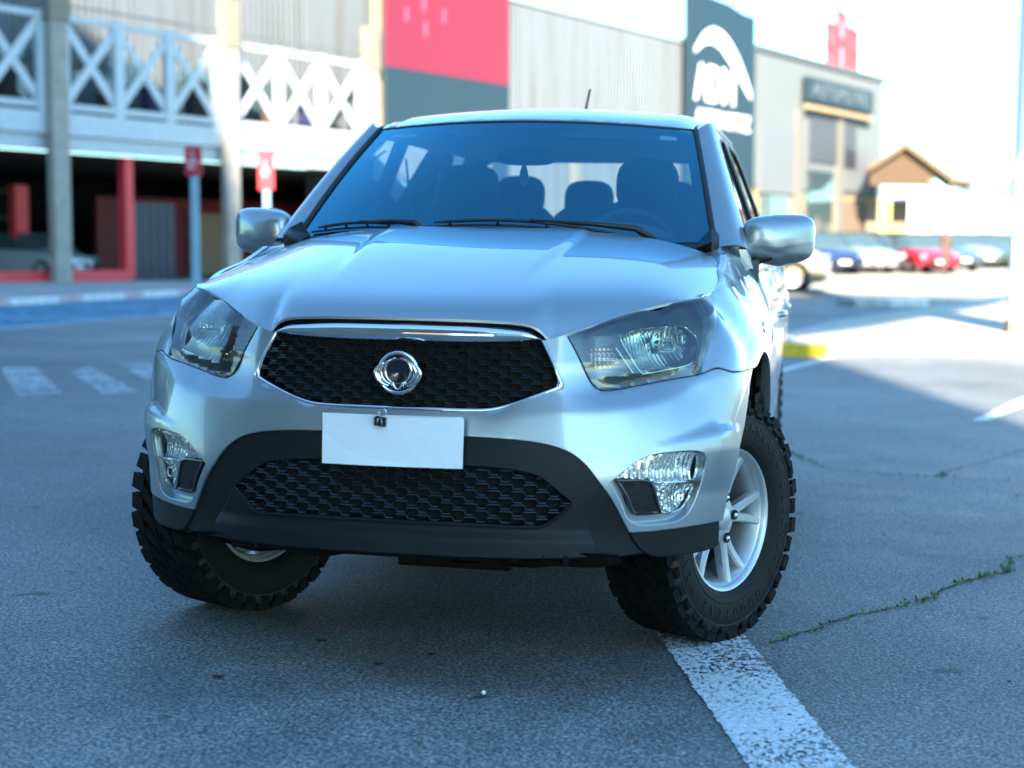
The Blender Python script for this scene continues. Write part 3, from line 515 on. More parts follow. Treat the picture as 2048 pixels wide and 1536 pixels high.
for a, b_, h0, h1, m_, nm in ((.6, 5.4, 4.4, 8.2, mat('hall_panel', (.14, .145, .15), .6), 'white_panel'), (7.4, 11.3, 2.2, 5.9, GLS, 'shop_window'), (7.6, 12.2, 6.4, 9.0, mat('louvre_grey', (.06, .065, .07), .6), 'louvre'), (12.8, 15.2, 6.2, 9.0, mat('louvre_grey', (.06, .065, .07), .6), 'louvre'), (13.2, 17.2, 4.9, 7.4, mat('hall_panel', (.14, .145, .15), .6), 'white_panel'), (1.0, 4.6, 1.0, 4.3, GLS, 'shop_window'), (12.9, 19, 1.0, 4.3, mat('shade_brown', (.17, .12, .08), .8), 'loading_bay')):
    gp(nm, lambda b, a=a, b_=b_, h0=h0, h1=h1: bx(b, (a, -.12, h0), (b_, .08, h1)), m_, pb)
for e in (6.0, 12.4): gp('pier', lambda b, e=e: bx(b, (e - .45, -.2, -1), (e + .45, .08, 9.2)), mat('pier_cream', (.15, .14, .12), .8), pb)
rl = empty('roof_sign', mat=fac(61.6, 1.0, 12.1)); tag(rl, 'red and white lattice sign standing on the roof of the pale hall', 'roof sign')
PR = mat('faded_red', (.32, .05, .06), .6)
for k, (e, wd, h) in enumerate(((.2, 1.1, 3.0), (1.9, 1.2, 3.9), (3.9, 1.1, 3.1))): gp('red_letter', lambda b, e=e, wd=wd, h=h: (bx(b, (e, 0, .2), (e + .38, .25, h)), bx(b, (e + wd - .05, 0, .2), (e + wd + .33, .25, h * .93)), bx(b, (e, 0.01, h * .45), (e + wd, .24, h * .58)), bx(b, (e, .01, h - .35), (e + wd, .24, h))), PR, rl)
gp('backing_frame', lambda b: (bx(b, (-1.4, .3, .1), (5.4, .36, .3)), bar(b, (-3.8, .33, -.3), (-1.2, .33, 3.3), .25, .1), bar(b, (-1.3, .33, 3.2), (5.2, .33, 3.4), .15, .1), bar(b, (-1.2, .33, 0), (-1.2, .33, 3.3), .2, .1)), SIGNWH, rl)
# --- market shed with brown roof, yellow banner, white compound wall, hills
sh = empty('timber_shed', (4.7, 93.5, 1.6)); tag(sh, 'open brown gabled shed beyond the pale hall', 'shed')
gp('roof', lambda b: (prism(b, [(-2.4, 5.0), (-.3, 6.5), (2.6, 4.4), (3.7, 4.2), (3.7, 4.0), (2.5, 4.1), (-.3, 6.1), (-2.4, 4.7)], 0, 7)), BROWN, sh)
gp('gable', lambda b: prism(b, [(-2.3, 3.9), (-2.3, 4.7), (-.3, 6.05), (1.6, 4.6), (1.2, 3.9)], .6, .9), mat('shed_dark', (.07, .04, .02), .8), sh); gp('lower_wall', lambda b: bx(b, (-2.4, 4.5, .6), (2.0, 5.0, 3.2)), mat('shed_back', (.20, .15, .10), .8), sh)
for x in (1.0, 2.3, 3.4): gp('post', lambda b, x=x: bx(b, (x, .2, -1.5), (x + .2, .4, 4.3)), BROWN, sh)
yb = empty('yellow_banner', (2.75, 86, .9)); tag(yb, 'narrow yellow upright banner beside the shed', 'banner'); gp('cloth', lambda b: (bx(b, (0, 0, .6), (.75, .06, 3.6)), bx(b, (.75, .01, .4), (1.8, .05, 1.9))), YELW, yb); gp('pole', lambda b: bx(b, (.0, -.1, -1), (.1, -.02, 4.3)), CORR, yb)
cw_ = empty('compound_wall', (4.2, 80, 1.0)); tag(cw_, 'long white compound wall with round painted marks behind the far parked cars', 'wall')
for k in range(8): gp('wall_panel', lambda b, k=k: bx(b, (k * 2.5, 0, -.6), (k * 2.5 + 2.46, .3, 3.3)), mat('white_wall', (.66, .66, .64), .8, var=.05), cw_)
for x, z, r_, c_ in ((5.6, 2.3, .32, (.45, .42, .45)), (4.3, 1.2, .34, (.5, .5, .52)), (6.9, 1.0, .45, (.6, .16, .16)), (5.4, .7, .3, (.5, .52, .52)), (7.9, 1.6, .3, (.15, .4, .3))): gp('round_mark', lambda b, x=x, z=z, r_=r_: bmesh.ops.create_cone(b, cap_ends=True, segments=20, radius1=r_, radius2=r_, depth=.03, matrix=Matrix.Translation((x, -.02, z)) @ Matrix.Rotation(R(90), 4, 'X')), mat('mark%.2f%.2f' % (c_[0], c_[1]), c_, .7), cw_)
def hill(name, pts, y, m):
    bm = bmesh.new(); P = rs(pts, 12, closed=False); bot = [bm.verts.new((x, y + 30 * math.sin(x * .05), -8)) for x, z in P]; mid = [bm.verts.new((x, y + 60 + 20 * math.sin(x * .08), z * .7)) for x, z in P]; top = [bm.verts.new((x, y + 160, z)) for x, z in P]
    for a, b_ in ((bot, mid), (mid, top)): [bm.faces.new((a[i], a[i + 1], b_[i + 1], b_[i])) for i in range(len(P) - 1)]
    tag(frombm(name, bm, m, smooth=True), 'low hazy blue hill on the horizon', kind='structure')
hill('hill', [(-180, 4), (-60, 14), (20, 22), (45, 26), (70, 33), (110, 36), (160, 24), (240, 6)], 400, mat('far_hill', (.16, .22, .30), .95, var=.2, vscale=.02))  # distance haze is put into the hill's blue base colour
# --- white pillar on a plinth at the right edge
wpil = empty('white_pillar', (4.02, 20.6, .12)); tag(wpil, 'tall white pillar on a worn brown plinth at the right edge', 'pillar')
gp('shaft', lambda b: bx(b, (-.42, -.25, .19), (.42, .35, 9)), mat('pillar_white', (.72, .72, .70), .7, var=.04), wpil); gp('plinth', lambda b: bx(b, (-.45, -.40, 0), (.40, .40, .188)), mat('plinth_brown', (.34, .24, .13), .85, var=.5, vscale=9), wpil, bevel=.02)
gp('green_spot', lambda b: [bmesh.ops.create_cone(b, cap_ends=True, segments=16, radius1=r_, radius2=r_, depth=.008, matrix=Matrix.Translation((x, -.253, z)) @ Matrix.Rotation(R(90), 4, 'X')) for x, z, r_ in ((-.25, 2.63, .035), (-.33, 2.55, .015), (-.32, 2.33, .02))], mat('green_print', (.15, .5, .2), .6), wpil)
# --- road signs on the left pavement
for (x, y, h0, h1, wd, lab, pos) in ((-14.95, 33.9, 2.85, 3.58, .22, 'red parking sign on a pale blue post in front of the open garage', 1), (-15.9, 41.6, 2.8, 4.0, .24, 'red parking sign half hidden by the silver pickup', 2)):
    sg_ = empty('parking_sign', (x, y, .12), 0); tag(sg_, lab, 'sign', 'red parking signs on the left pavement'); sg_.rotation_euler = (0, R(-1), R(8))
    gp('post', lambda b: bx(b, (-.10, -.05, 0), (.10, .05, h1 - .1)), BLUEPOLE, sg_, bevel=.02); gp('plate', lambda b: bx(b, (-wd, -.09, h0), (wd, -.06, h1)), mat('sign_red', (.40, .02, .035), .5), sg_, bevel=.01)
    gp('wheelchair_mark', lambda b: (tube(b, [(-.02 + .09 * math.cos(a), -.10, (h0 + h1) / 2 - .08 + .10 * math.sin(a)) for a in np.linspace(.3, 5.4, 16)], .018, 5), bar(b, (-.02, -.10, (h0 + h1) / 2 + .16), (0, -.10, (h0 + h1) / 2 - .02), .04, .02), bar(b, (0, -.10, (h0 + h1) / 2 - .02), (.12, -.10, (h0 + h1) / 2 - .06), .03, .02), bmesh.ops.create_icosphere(b, subdivisions=1, radius=.035, matrix=Matrix.Translation((-.03, -.10, (h0 + h1) / 2 + .22)))), SIGNWH, sg_)
# --- unseen building behind the viewer, shaped to shade the car park and show in the chrome
bh = empty('shade_building', (0, -28, 0)); tag(bh, 'unseen tall brown block behind the viewer, shaped to shade the car park', 'building')
BRB = mat('block_brown', (.14, .10, .08), .8, var=.25, vscale=.6); PLW = mat('block_white', (.50, .50, .49), .7, var=.05, vscale=.5)
# a high passage, added for bright reflections on the truck, leaves the sky open between x = -7 and x = 2.6
gp('wall', lambda b: prism(b, [(-7, 14), (10.5, 14), (10.5, 24.6), (15.8, 30.2), (19.0, 33.6), (0, 33.6), (-3, 45.5), (-75, 45.5), (-75, -1), (-7, -1)], -1.2, 0), BRB, bh)  # slanted upper right edge shaped to throw the slanting shade line
gp('east_wing', lambda b: bx(b, (2.6, -1.2, -1), (10.5, 0, 13.99)), BRB, bh)
gp('rear_mass', lambda b: (bx(b, (-74, -16, -1), (-7.2, -1.3, 23)), bx(b, (2.8, -16, -1), (10, -1.3, 23)), bx(b, (-7.2, -16, 14.2), (2.8, -1.3, 23))), BRB, bh)
gp('pale_facade', lambda b: (bx(b, (2.7, .001, -1), (10.45, .12, 13.9)), bx(b, (-2.4, .001, 14.1), (10.45, .12, 24))), PLW, bh)  # pale cladding added to brighten what bumper and chrome reflect
for k in range(3): gp('brick_band', lambda b, k=k: bx(b, (-60, .001, 3 + 9 * k), (-7.1, .25, 5 + 9 * k)), mat('block_tan', (.40, .27, .18), .8, var=.3, vscale=.8), bh)
for fl in range(9):
    for k in range(14): gp('window', lambda b, fl=fl, k=k: bx(b, (-7.6 - k * 3.1 - 1.9, .02, 1.2 + fl * 3.4), (-7.6 - k * 3.1, .27, 3.1 + fl * 3.4)), GLS, bh) if k < 12 else None
# --- cars
def car(name, label, cat, x, y, z, rz, body_m, L=4.2, W=1.72, H=1.48, group=None, wr=.31):
    c = empty(name, (x, y, z), rz); tag(c, label, cat, group); w = W / 2; bz = H * .60
    # stations: x, bottom, belt half width, belt height, roof half width, roof height
    S = [(-L * .5, .38, .80, bz * .72, 0, 0), (-L * .485, .28, .93, bz * .95, 0, 0), (-L * .44, .22, .98, bz * 1.02, .55, bz * 1.08), (-L * .33, .2, 1, bz * 1.04, .72, H * .97), (-L * .12, .2, 1, bz * 1.02, .75, H), (L * .08, .2, 1, bz * 1.0, .73, H * .985), (L * .25, .2, 1, bz * .985, .62, bz * 1.12), (L * .30, .2, .99, bz * .96, 0, 0), (L * .42, .22, .96, bz * .86, 0, 0), (L * .485, .27, .88, bz * .74, 0, 0), (L * .50, .36, .78, bz * .55, 0, 0)]
    bm = bmesh.new(); rows = []
    for sx, zb, hw, zbelt, rw, zr_ in S:
        if rw == 0: top = [(hw * w * .80, zbelt + .03), (hw * w * .4, zbelt + .05)]
        else: top = [(hw * w * .94, zbelt + .01), (hw * w * .9, zbelt + .012)]
        half = [(hw * w * .9, zb), (hw * w, zb + .12), (hw * w, zbelt * .8), (hw * w * .96, zbelt)] + top
        rows.append([bm.verts.new((sx, a, b_)) for a, b_ in half] + [bm.verts.new((sx, -a, b_)) for a, b_ in half[::-1]])
    for a, b_ in zip(rows[:-1], rows[1:]): [bm.faces.new((a[i], a[(i + 1) % 12], b_[(i + 1) % 12], b_[i])) for i in range(12)]
    bm.faces.new(rows[0]); bm.faces.new(rows[-1][::-1]); frombm('body', bm, body_m, c, smooth=True, sharp=38)
    bm = bmesh.new(); rows = []; C_ = [s for s in S if s[4] > 0]; C_ = [(C_[0][0] - .12, *C_[0][1:4], .5, bz * 1.0)] + C_
    for sx, zb, hw, zbelt, rw, zr_ in C_: rows.append([bm.verts.new((sx, a, b_)) for a, b_ in ((hw * w * .93, zbelt), (rw * w + .02, zr_ - .03), (-rw * w - .02, zr_ - .03), (-hw * w * .93, zbelt))])
    for a, b_ in zip(rows[:-1], rows[1:]): [bm.faces.new((a[i], a[i + 1], b_[i + 1], b_[i])) for i in range(3)]
    bm.faces.new(rows[0]); bm.faces.new(rows[-1]); frombm('glass', bm, GLS, c, smooth=True, sharp=20)
    R_ = S[3:6]; bm = bmesh.new(); rows = [[bm.verts.new((sx + (.08 if i == 2 else -.05 if i == 0 else 0), u * (rw * w + .01), zr_ + .02 * (1 - abs(u)) - .01)) for u in (-1, -.6, 0, .6, 1)] for i, (sx, zb, hw, zbelt, rw, zr_) in enumerate(R_)]
    for a, b_ in zip(rows[:-1], rows[1:]): [bm.faces.new((a[i], a[i + 1], b_[i + 1], b_[i])) for i in range(4)]
    frombm('roof', bm, body_m, c, smooth=True)
    for sx in (L * .32, -L * .31):
        for s in (1, -1):
            wh = bpy.data.objects.new('wheel', None); col.objects.link(wh); wh.parent = c; wh.location = (sx, s * (w - .09), wr); wh.rotation_euler = (0, 0, R(90 * s))
            bm = bmesh.new(); lathe(bm, [(-.1, wr * .65), (-.09, wr * .97), (.08, wr), (.10, wr * .94), (.10, wr * .65)], 28); frombm('tyre', bm, RUBBER, wh, smooth=True, sharp=40)
            bm = bmesh.new(); lathe(bm, [(-.05, wr * .64), (.07, wr * .66), (.06, wr * .55), (.075, .04), (.075, .001)], 28); frombm('rim', bm, ALLOY, wh, smooth=True, sharp=40)
    for s in (1, -1):
        bm = bmesh.new(); bmesh.ops.create_uvsphere(bm, u_segments=12, v_segments=8, radius=1, matrix=Matrix.Translation((L * .468, s * w * .68, bz * .70)) @ Matrix.Diagonal((.10, .20, .08, 1))); frombm('headlight', bm, mat('far_lamp', (.5, .52, .52), .15, .3), c, smooth=True)
        bm = bmesh.new(); bmesh.ops.create_uvsphere(bm, u_segments=12, v_segments=8, radius=1, matrix=Matrix.Translation((-L * .478, s * w * .74, bz * .82)) @ Matrix.Diagonal((.07, .14, .12, 1))); frombm('tail_light', bm, mat('tail_red', (.4, .02, .02), .3), c, smooth=True)
    bm = bmesh.new(); bx(bm, (L * .49, -w * .45, .34), (L * .505, w * .45, .52)); frombm('grille', bm, GLOSSBLK, c); bm = bmesh.new(); bx(bm, (L * .506, -.2, .36), (L * .512, .2, .46)); frombm('number_plate', bm, SIGNWH, c)
    return c
def carp(c, r=.3, metal=.5): return mat('carpaint_%.2f_%.2f_%.2f' % c, c, r, metal, coat=1)
g_ = 'cars parked in a row far off on the right'
for k, (px, dpt, c_, lab) in enumerate(((.15, 53, (.03, .035, .10), 'dark blue car parked leftmost in the far row'), (1.35, 55, (.55, .57, .58), 'silver hatchback parked beside the dark blue car in the far row'), (2.1, 58.5, (.42, .06, .05), 'dull red car behind the silver hatchback in the far row'), (2.75, 57, (.10, .11, .14), 'dark grey car between the silver hatchback and the bright red car'), (3.5, 56.3, (.62, .03, .05), 'bright red car in the middle of the far row'), (4.6, 60, (.10, .14, .20), 'slate blue car right of the bright red car'), (5.9, 65.5, (.45, .47, .47), 'pale grey car behind the walking person'), (6.9, 66, (.08, .12, .10), 'dark green car near the red round wall mark'), (7.9, 67, (.30, .32, .34), 'grey car at the right end of the far row'))):
    car('parked_car', lab, 'car', px, dpt, GZ(px, dpt), R(-62), carp(c_), group=g_)
car('tan_suv', 'tan four wheel drive partly hidden behind the silver pickup mirror', 'car', -1.55, 37.5, GZ(-1.0, 37.5), R(-3), carp((.30, .25, .18), .4, .2), L=4.7, W=1.85, H=1.95, wr=.40)
q = FAC @ Vector((1.9, 3.4, .36)); car('garaged_car', 'pale silver hatchback parked inside the open garage on the left', 'car', q.x, q.y, q.z, R(-12), carp((.55, .60, .64), .3, .4), L=4.1, W=1.7, H=1.45)
# --- pedestrian
def person(x, y, z, rz):
    o = empty('person', (x, y, z), rz); tag(o, 'person in dark brown clothes walking past the far parked cars', 'person')
    J = {'pel': (0, 0, .92, .13), 'sp': (0, 0, 1.12, .125), 'ch': (0, 0, 1.32, .15), 'nk': (0, 0, 1.46, .055), 'hd': (0, .01, 1.56, .085), 'ht': (0, .01, 1.66, .075)}
    for s, n_ in ((1, 'L'), (-1, 'R')):
        J['sh' + n_] = (s * .18, 0, 1.40, .06); J['el' + n_] = (s * .23, s * -.08, 1.14, .042); J['wr' + n_] = (s * .22, s * .06, .92, .032); J['ha' + n_] = (s * .22, s * .09, .84, .035)
        J['hi' + n_] = (s * .10, 0, .86, .095); J['kn' + n_] = (s * .10, s * .10, .48, .062); J['an' + n_] = (s * .10, s * .14 - .04, .09, .042); J['to' + n_] = (s * .11, s * .14 + .12, .04, .035)
    E_ = [('pel', 'sp'), ('sp', 'ch'), ('ch', 'nk'), ('nk', 'hd'), ('hd', 'ht')] + [(a + s, b + s) for s in 'LR' for a, b in (('sh', 'el'), ('el', 'wr'), ('wr', 'ha'), ('hi', 'kn'), ('kn', 'an'), ('an', 'to'))] + [('ch', 'sh' + s) for s in 'LR'] + [('pel', 'hi' + s) for s in 'LR']
    ks = list(J); me = bpy.data.meshes.new('body'); me.from_pydata([J[k][:3] for k in ks], [(ks.index(a), ks.index(b)) for a, b in E_], []); b = link('body', me, mat('clothes_brown', (.10, .055, .045), .85, var=.3, vscale=8), o)
    sk = b.modifiers.new('skin', 'SKIN')
    for i, k in enumerate(ks): me.skin_vertices[0].data[i].radius = (J[k][3], J[k][3] * .8)
    me.skin_vertices[0].data[0].use_root = True; b.modifiers.new('sub', 'SUBSURF').levels = 2; b.modifiers['sub'].render_levels = 2
    bm = bmesh.new(); bmesh.ops.create_uvsphere(bm, u_segments=14, v_segments=10, radius=1, matrix=Matrix.Translation((0, -.015, 1.63)) @ Matrix.Diagonal((.085, .10, .085, 1))); frombm('hair', bm, mat('hair_dark', (.02, .015, .012), .7), o, smooth=True)
person(4.50, 52.5, GZ(4.5, 52.5), R(40))
# ================================================================== THE PICKUP
truck = empty('pickup_truck', (0, 2.4, 0))
tag(truck, 'silver double cab pickup truck with black lower bumper and off-road tyres, parked facing the viewer', 'pickup truck')
bpy.context.view_layer.update()
WINV['pickup_truck'] = Matrix.Translation((0, -2.4, 0))
def part(name, V, F, m, parent=None, **k): return mesh_from(name, V, F, m, parent or truck, **k)
def both(name, m, label=None, **k):
    """the same panel on both sides of the car, two objects"""
    V, F = region(mirror=False, **k); o1 = part(name, V, F, m, sharp=26); o2 = part(name, V * [-1, 1, 1], [f[::-1] for f in F], m, sharp=26); return o1, o2

HL = [(.4691,.9895),(.5621,1.0151),(.7123,1.0517),(.8764,1.0773),(1.1197,1.0957),(1.1478,1.0904),(1.1035,1.0615),(1.0414,1.0384),(.9516,.982),(.8993,.9262),(.8688,.8809),(.7747,.8673),(.6705,.8513),(.5982,.8399),(.5681,.8385),(.5417,.8541),(.5178,.8962),(.4958,.9429)]
SUR_O = [(.4018,.9747),(.4246,.924),(.4448,.8803),(.4552,.8562),(.452,.8437),(.4066,.8282),(.3562,.8103),(.3066,.7917),(.2589,.7785),(.1948,.7742),(.1,.7735),(0,.773)]
SUR_I = [(.3921,.9723),(.4203,.9147),(.4405,.8597),(.4361,.8496),(.397,.834),(.3509,.817),(.3009,.7994),(.2526,.7882),(.1883,.7853),(.1,.785),(0,.7845)]
CLAD = [(0,.7095),(.1,.7095),(.1819,.7085),(.2893,.7061),(.3668,.6993),(.4203,.6892),(.4624,.6727),(.5028,.6395),(.5376,.5927),(.5743,.5419),(.6021,.4929),(.6244,.4507)]
LG = [(0,.634),(.1,.633),(.1883,.6309),(.2893,.6257),(.3562,.6165),(.397,.6012),(.4289,.5762),(.4556,.553),(.4724,.5365),(.4448,.5056),(.4066,.4745),(.3822,.4671),(.2526,.4698),(.1563,.4704),(0,.4704)]
FOGR = [(.5662,.5923),(.5982,.6177),(.6424,.6496),(.6915,.667),(.7676,.674),(.8195,.6722),(.8424,.6649),(.85,.6451),(.8424,.5875),(.8233,.5307),(.8006,.4938),(.764,.4732),(.6985,.4674),(.6488,.4688),(.6208,.4877),(.5982,.5365)]
WC = (.855, .383); ARCH = .532
def arch_sz(z0, z1, n=14, front=True):
    o = []
    for z in np.linspace(z0, z1, n):
        y = WC[0] - math.sqrt(ARCH**2 - (z - WC[1])**2) * (1 if front else -1); o.append((s_of_y(y, z), z))
    return o
arch_f = arch_sz(.878, .462); arch_s = arch_f[0][0]

# --- silver bumper skin: bulge of the brow under the lamps and a small shelf in front of each arch
def bump_d(V): return 0 * V[:, 0]
bump_out = [(0, .7725)] + [(s + .0005, z - .0012) for s, z in SUR_O[::-1][1:]] + [(.4066, .9732), (.452, .9862)] + [(.4640, .9885), (.4906, .9415), (.5128, .895), (.537, .852), (.562, .8335), (.5982, .8352), (.6705, .8467), (.7747, .8625), (.868, .876), (.9334, .8895), (.9977, .8768)] + arch_f + \
    [(.8348, .4605), (.7466, .457), (.695, .454), (.6285, .4522)] + [(s + .003, z + .0025) for s, z in CLAD[::-1][1:-1]] + [(0, .7118)]
V, F = region(bump_out, [FOGR], h=.011, fd=bump_d, rim=.018, lip=.0022)
bumper = part('front_bumper', *mirrored(V, F), SILVER, sharp=26)
# --- black cladding: the arch-shaped band, the chin and the outer corners
seam = [(.4724, .5341), (.4856, .5101), (.5064, .4762), (.5296, .4376)]
CL2 = [(s + .006 * sstep(.36, .50, s), z + .006 * (1 - sstep(.50, .60, s))) for s, z in CLAD[1:]]
V, F = region([(0, .7155)] + [(float(a), float(b)) for a, b in CL2] + [(.634, .4442), (.66, .408), (.672, .392), (.60, .384), (.533, .382), (.5316, .4376), (.5084, .4772), (.4876, .5111), (.4744, .5361)] + [(s, z + .001) for s, z in LG[8-1::-1]], h=.012, rim=.03, lip=.003, off=-.009)
clad = part('bumper_cladding', *mirrored(V, F), BLACKPL, sharp=28)
def chin_d(V): return .012 * (1 - sstep(.43, .452, V[:, 1]))
V, F = region([(0, .4695), (.1563, .4695), (.2526, .4689), (.3822, .4661), (.407, .4735), (.4455, .5046), (.4718, .5335), (.4846, .5101), (.5054, .4762), (.5286, .4376), (.531, .392), (.50, .388), (.3, .384), (0, .384)], h=.012, rim=.03, lip=.004, off=-.005, fd=chin_d)
chin = part('bumper_chin', *mirrored(V, F), BLACKPL, sharp=30)
def corner_d(V): return .006 + 0 * V[:, 0]
for sg in (1, -1):
    V, F = region([(.6315, .4492), (.695, .451), (.7466, .454), (.8348, .4575), (.926, .459), (.9334, .3901), (.8726, .3834), (.7711, .3824), (.7, .3835), (.668, .4), (.645, .425)], h=.012, rim=.03, lip=.005, off=-.003, mirror=False)
    part('bumper_corner', V * [sg, 1, 1], F, BLACKPL, sharp=28)
# lip strip catching light under the lower grille and a dirty undertray behind
bm = bmesh.new()
for sg in (1, -1):
    tube(bm, [tuple(shell(s, z, .004)[0] * [sg, 1, 1]) for s, z in ((.47, .5325), (.4445, .5035), (.407, .4735), (.3822, .4668), (.2526, .469), (.1, .4695), (0, .4695))], .0038, 6)
frombm('grille_lip', bm, BLACKPL, chin, True, True, 40)
bm = bmesh.new()
N = 40; xs = np.linspace(-.62, .62, N)
for i in range(N - 1):
    for j, (y0, z0, y1, z1) in enumerate(((.03, .40, .06, .372), (.06, .372, .10, .345), (.10, .345, .55, .30))):
        dz = [.012 * math.sin(x * 9 + j) + .006 * math.sin(x * 31) + .02 * abs(x) for x in (xs[i], xs[i + 1])]
        k = 1 if j else 0
        vs = [bm.verts.new((xs[i], y0, z0 + k * dz[0])), bm.verts.new((xs[i + 1], y0, z0 + k * dz[1])), bm.verts.new((xs[i + 1], y1, z1 + dz[1])), bm.verts.new((xs[i], y1, z1 + dz[0]))]
        bm.faces.new(vs)
bmesh.ops.remove_doubles(bm, verts=bm.verts, dist=1e-4)
for x in (-.42, -.27, -.12, .03, .18, .33, .47): bx(bm, (x, .015, .366), (x + .012, .11, .392))
bx(bm, (-.35, .0, .385), (.42, .03, .392)); 
frombm('undertray', bm, UNDER, truck, True, False)
# undercarriage: cross member, sump, front axle arms seen below the chin
bm = bmesh.new()
bx(bm, (-.45, .72, .26), (.45, .86, .36)); bx(bm, (-.16, .6, .22), (.2, 1.1, .3)); tube(bm, [(-.7, .85, .36), (-.3, .84, .30), (.3, .84, .30), (.7, .85, .36)], .03); tube(bm, [(-.66, .7, .32), (-.35, .9, .34)], .022); tube(bm, [(.66, .7, .32), (.35, .9, .34)], .022)
bx(bm, (-.75, 1.4, .34), (.75, 4.6, .46)); bx(bm, (-.5, 1.2, .25), (-.35, 1.9, .36)); bx(bm, (-.52, .10, .345), (.52, 1.4, .365)); bx(bm, (-.85, 1.42, .30), (.85, 4.8, .338))  # wide flat floorpan plates added to block light and deepen shade beneath
frombm('chassis', bm, UNDER, truck, True)

# --- honeycomb grilles: rows of pressed trapezoid ribs
def honeycomb(name, outline, per, row, amp, z0, depth, th, back, parent, o_top=0):
    lo = rs(outline + [(-p[0], p[1]) for p in outline[::-1] if p[0] > 0], .01); lo = offset_loop(lo, .010)
    bm = bmesh.new(); zmin, zmax = lo[:, 1].min(), lo[:, 1].max(); k = 0; z = z0
    while z > zmin - row: z -= row
    while z < zmax + row:
        x = -.56 - (per / 2 if k % 2 else 0); pts = []
        while x < .56:
            for dx, up in ((0, 0), (.30, 0), (.40, 1), (.88, 1), (.98, 0)):
                pts.append((x + dx * per, z + amp * up))
            x += per
        # clip to the opening
        seg = []
        P = np.array(pts); Q = np.vstack([P[:-1] + (P[1:] - P[:-1]) * t for t in (0, .5)]).reshape(2, -1, 2).transpose(1, 0, 2).reshape(-1, 2)
        ins = inpoly(lo, Q)
        runs = []; cur = []
        for q, i in zip(Q, ins):
            if i: cur.append(q)
            elif cur: runs.append(cur); cur = []
        if cur: runs.append(cur)
        for rn in runs:
            if len(rn) < 3: continue
            A = []
            for q in rn:
                sg = -1 if q[0] < 0 else 1; s = abs(q[0])
                fr = shell(s, q[1], -back)[0] * [sg, 1, 1]; bk = shell(s, q[1], -back - depth)[0] * [sg, 1, 1]
                A.append([bm.verts.new(tuple(c)) for c in (fr + [0, .003, -th * .35], fr + [0, 0, 0], fr + [0, .0015, th * .5], bk + [0, 0, th * .35], bk + [0, 0, -th * .7])])
            for a, b in zip(A[:-1], A[1:]):
                for i in range(5): bm.faces.new((a[i], a[(i + 1) % 5], b[(i + 1) % 5], b[i]))
        z += row; k += 1
    o = frombm(name, bm, MESHBLK, parent, True, False); 
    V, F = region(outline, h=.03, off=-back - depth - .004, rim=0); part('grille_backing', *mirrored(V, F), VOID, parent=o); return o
honeycomb('upper_grille', [(0, .968), (.2, .968), (.392, .9723)] + SUR_I[1:], .0602, .0168, .0105, .792, .022, .0028, .014, truck)
honeycomb('lower_grille', LG, .0632, .0186, .0115, .476, .028, .0042, .012, truck)
# --- chrome surround, bright top bar, emblem
def strip(name, A, B, m, parent, bulge=.004, off=.0, n=5, h=.01, rim=.012):
    """ribbon between two open 2D polylines on the shell, rounded in section, mirrored into one piece"""
    a = rs(A, h, closed=False); L = np.concatenate([[0], np.cumsum(np.linalg.norm(np.diff(a, axis=0), axis=1))]); u = L / L[-1]
    b = rs(B, h / 2, closed=False); Lb = np.concatenate([[0], np.cumsum(np.linalg.norm(np.diff(b, axis=0), axis=1))]) / 1; Lb /= Lb[-1]
    b = np.stack([np.interp(u, Lb, b[:, 0]), np.interp(u, Lb, b[:, 1])], 1); V = []; F = []; K = n + 2
    for p, q in zip(a, b):
        V.append(shell(p[0], p[1], off - rim)[0])
        for j in range(n):
            t = j / (n - 1); c = p * (1 - t) + q * t; V.append(shell(c[0], c[1], off + bulge * math.sin(math.pi * t))[0])
        V.append(shell(q[0], q[1], off - rim)[0])
    for i in range(len(a) - 1):
        for j in range(K - 1): F.append((i * K + j, (i + 1) * K + j, (i + 1) * K + j + 1, i * K + j + 1))
    return part(name, *mirrored(np.array(V), F), m, parent=parent, sharp=50)
strip('grille_surround', SUR_O, SUR_I, CHROME, truck, bulge=.004, off=-.003)
strip('grille_top_bar', [(0, 1.0108), (.1313, 1.0108), (.2078, 1.0100), (.2773, 1.0068), (.3455, 1.0015), (.3698, .994), (.397, .9752)], [(0, .9662), (.1375, .966), (.2, .9668), (.2773, .969), (.3455, .9718), (.37, .9732), (.396, .9742)], CHROME, truck, bulge=.010, off=.004, n=9)
# near-black sheet standing for the shade in the gap behind the hood edge
V, F = region([(0, 1.03), (.35, 1.02), (.40, .99), (.41, .965), (.38, .955), (0, .955)], h=.03, off=-.03, rim=0); part('hood_gap_shade', *mirrored(V, F), VOID)
V, F = region([(.38, 1.0), (.56, 1.03), (1.0, 1.09), (.9, .9), (.8, .84), (.55, .82), (.44, .84)], h=.03, off=-.13, rim=0, mirror=False)

emb = empty('emblem', (0, 0, 0)); emb.parent = truck; emb.matrix_parent_inverse = WINV['pickup_truck']
EC = Vector((0.0, .012, .877)); 
def E(x, z, y=0): return (EC.x + x, EC.y - y, EC.z + z)
bm = bmesh.new(); lathe(bm, [(.0, 0.0001), (.004, .03), (.002, .054), (-.012, .055), (-.02, .0001)], 48, 'z')
bmesh.ops.transform(bm, matrix=Matrix.Translation(EC) @ Matrix.Rotation(R(90), 4, 'X'), verts=bm.verts); frombm('emblem_disc', bm, mat('emblem_blue_black', (.004, .006, .018), .1, 0, coat=1), emb, True, True, 40)
bm = bmesh.new(); tube(bm, [E(.0555 * math.cos(a), .0555 * math.sin(a), .002) for a in np.linspace(0, 2 * math.pi, 65)[:-1]], .0052, 10, closed=True, nrm=(0, 1, 0)); frombm('emblem_ring', bm, CHROME, emb, True, True)
bm = bmesh.new()
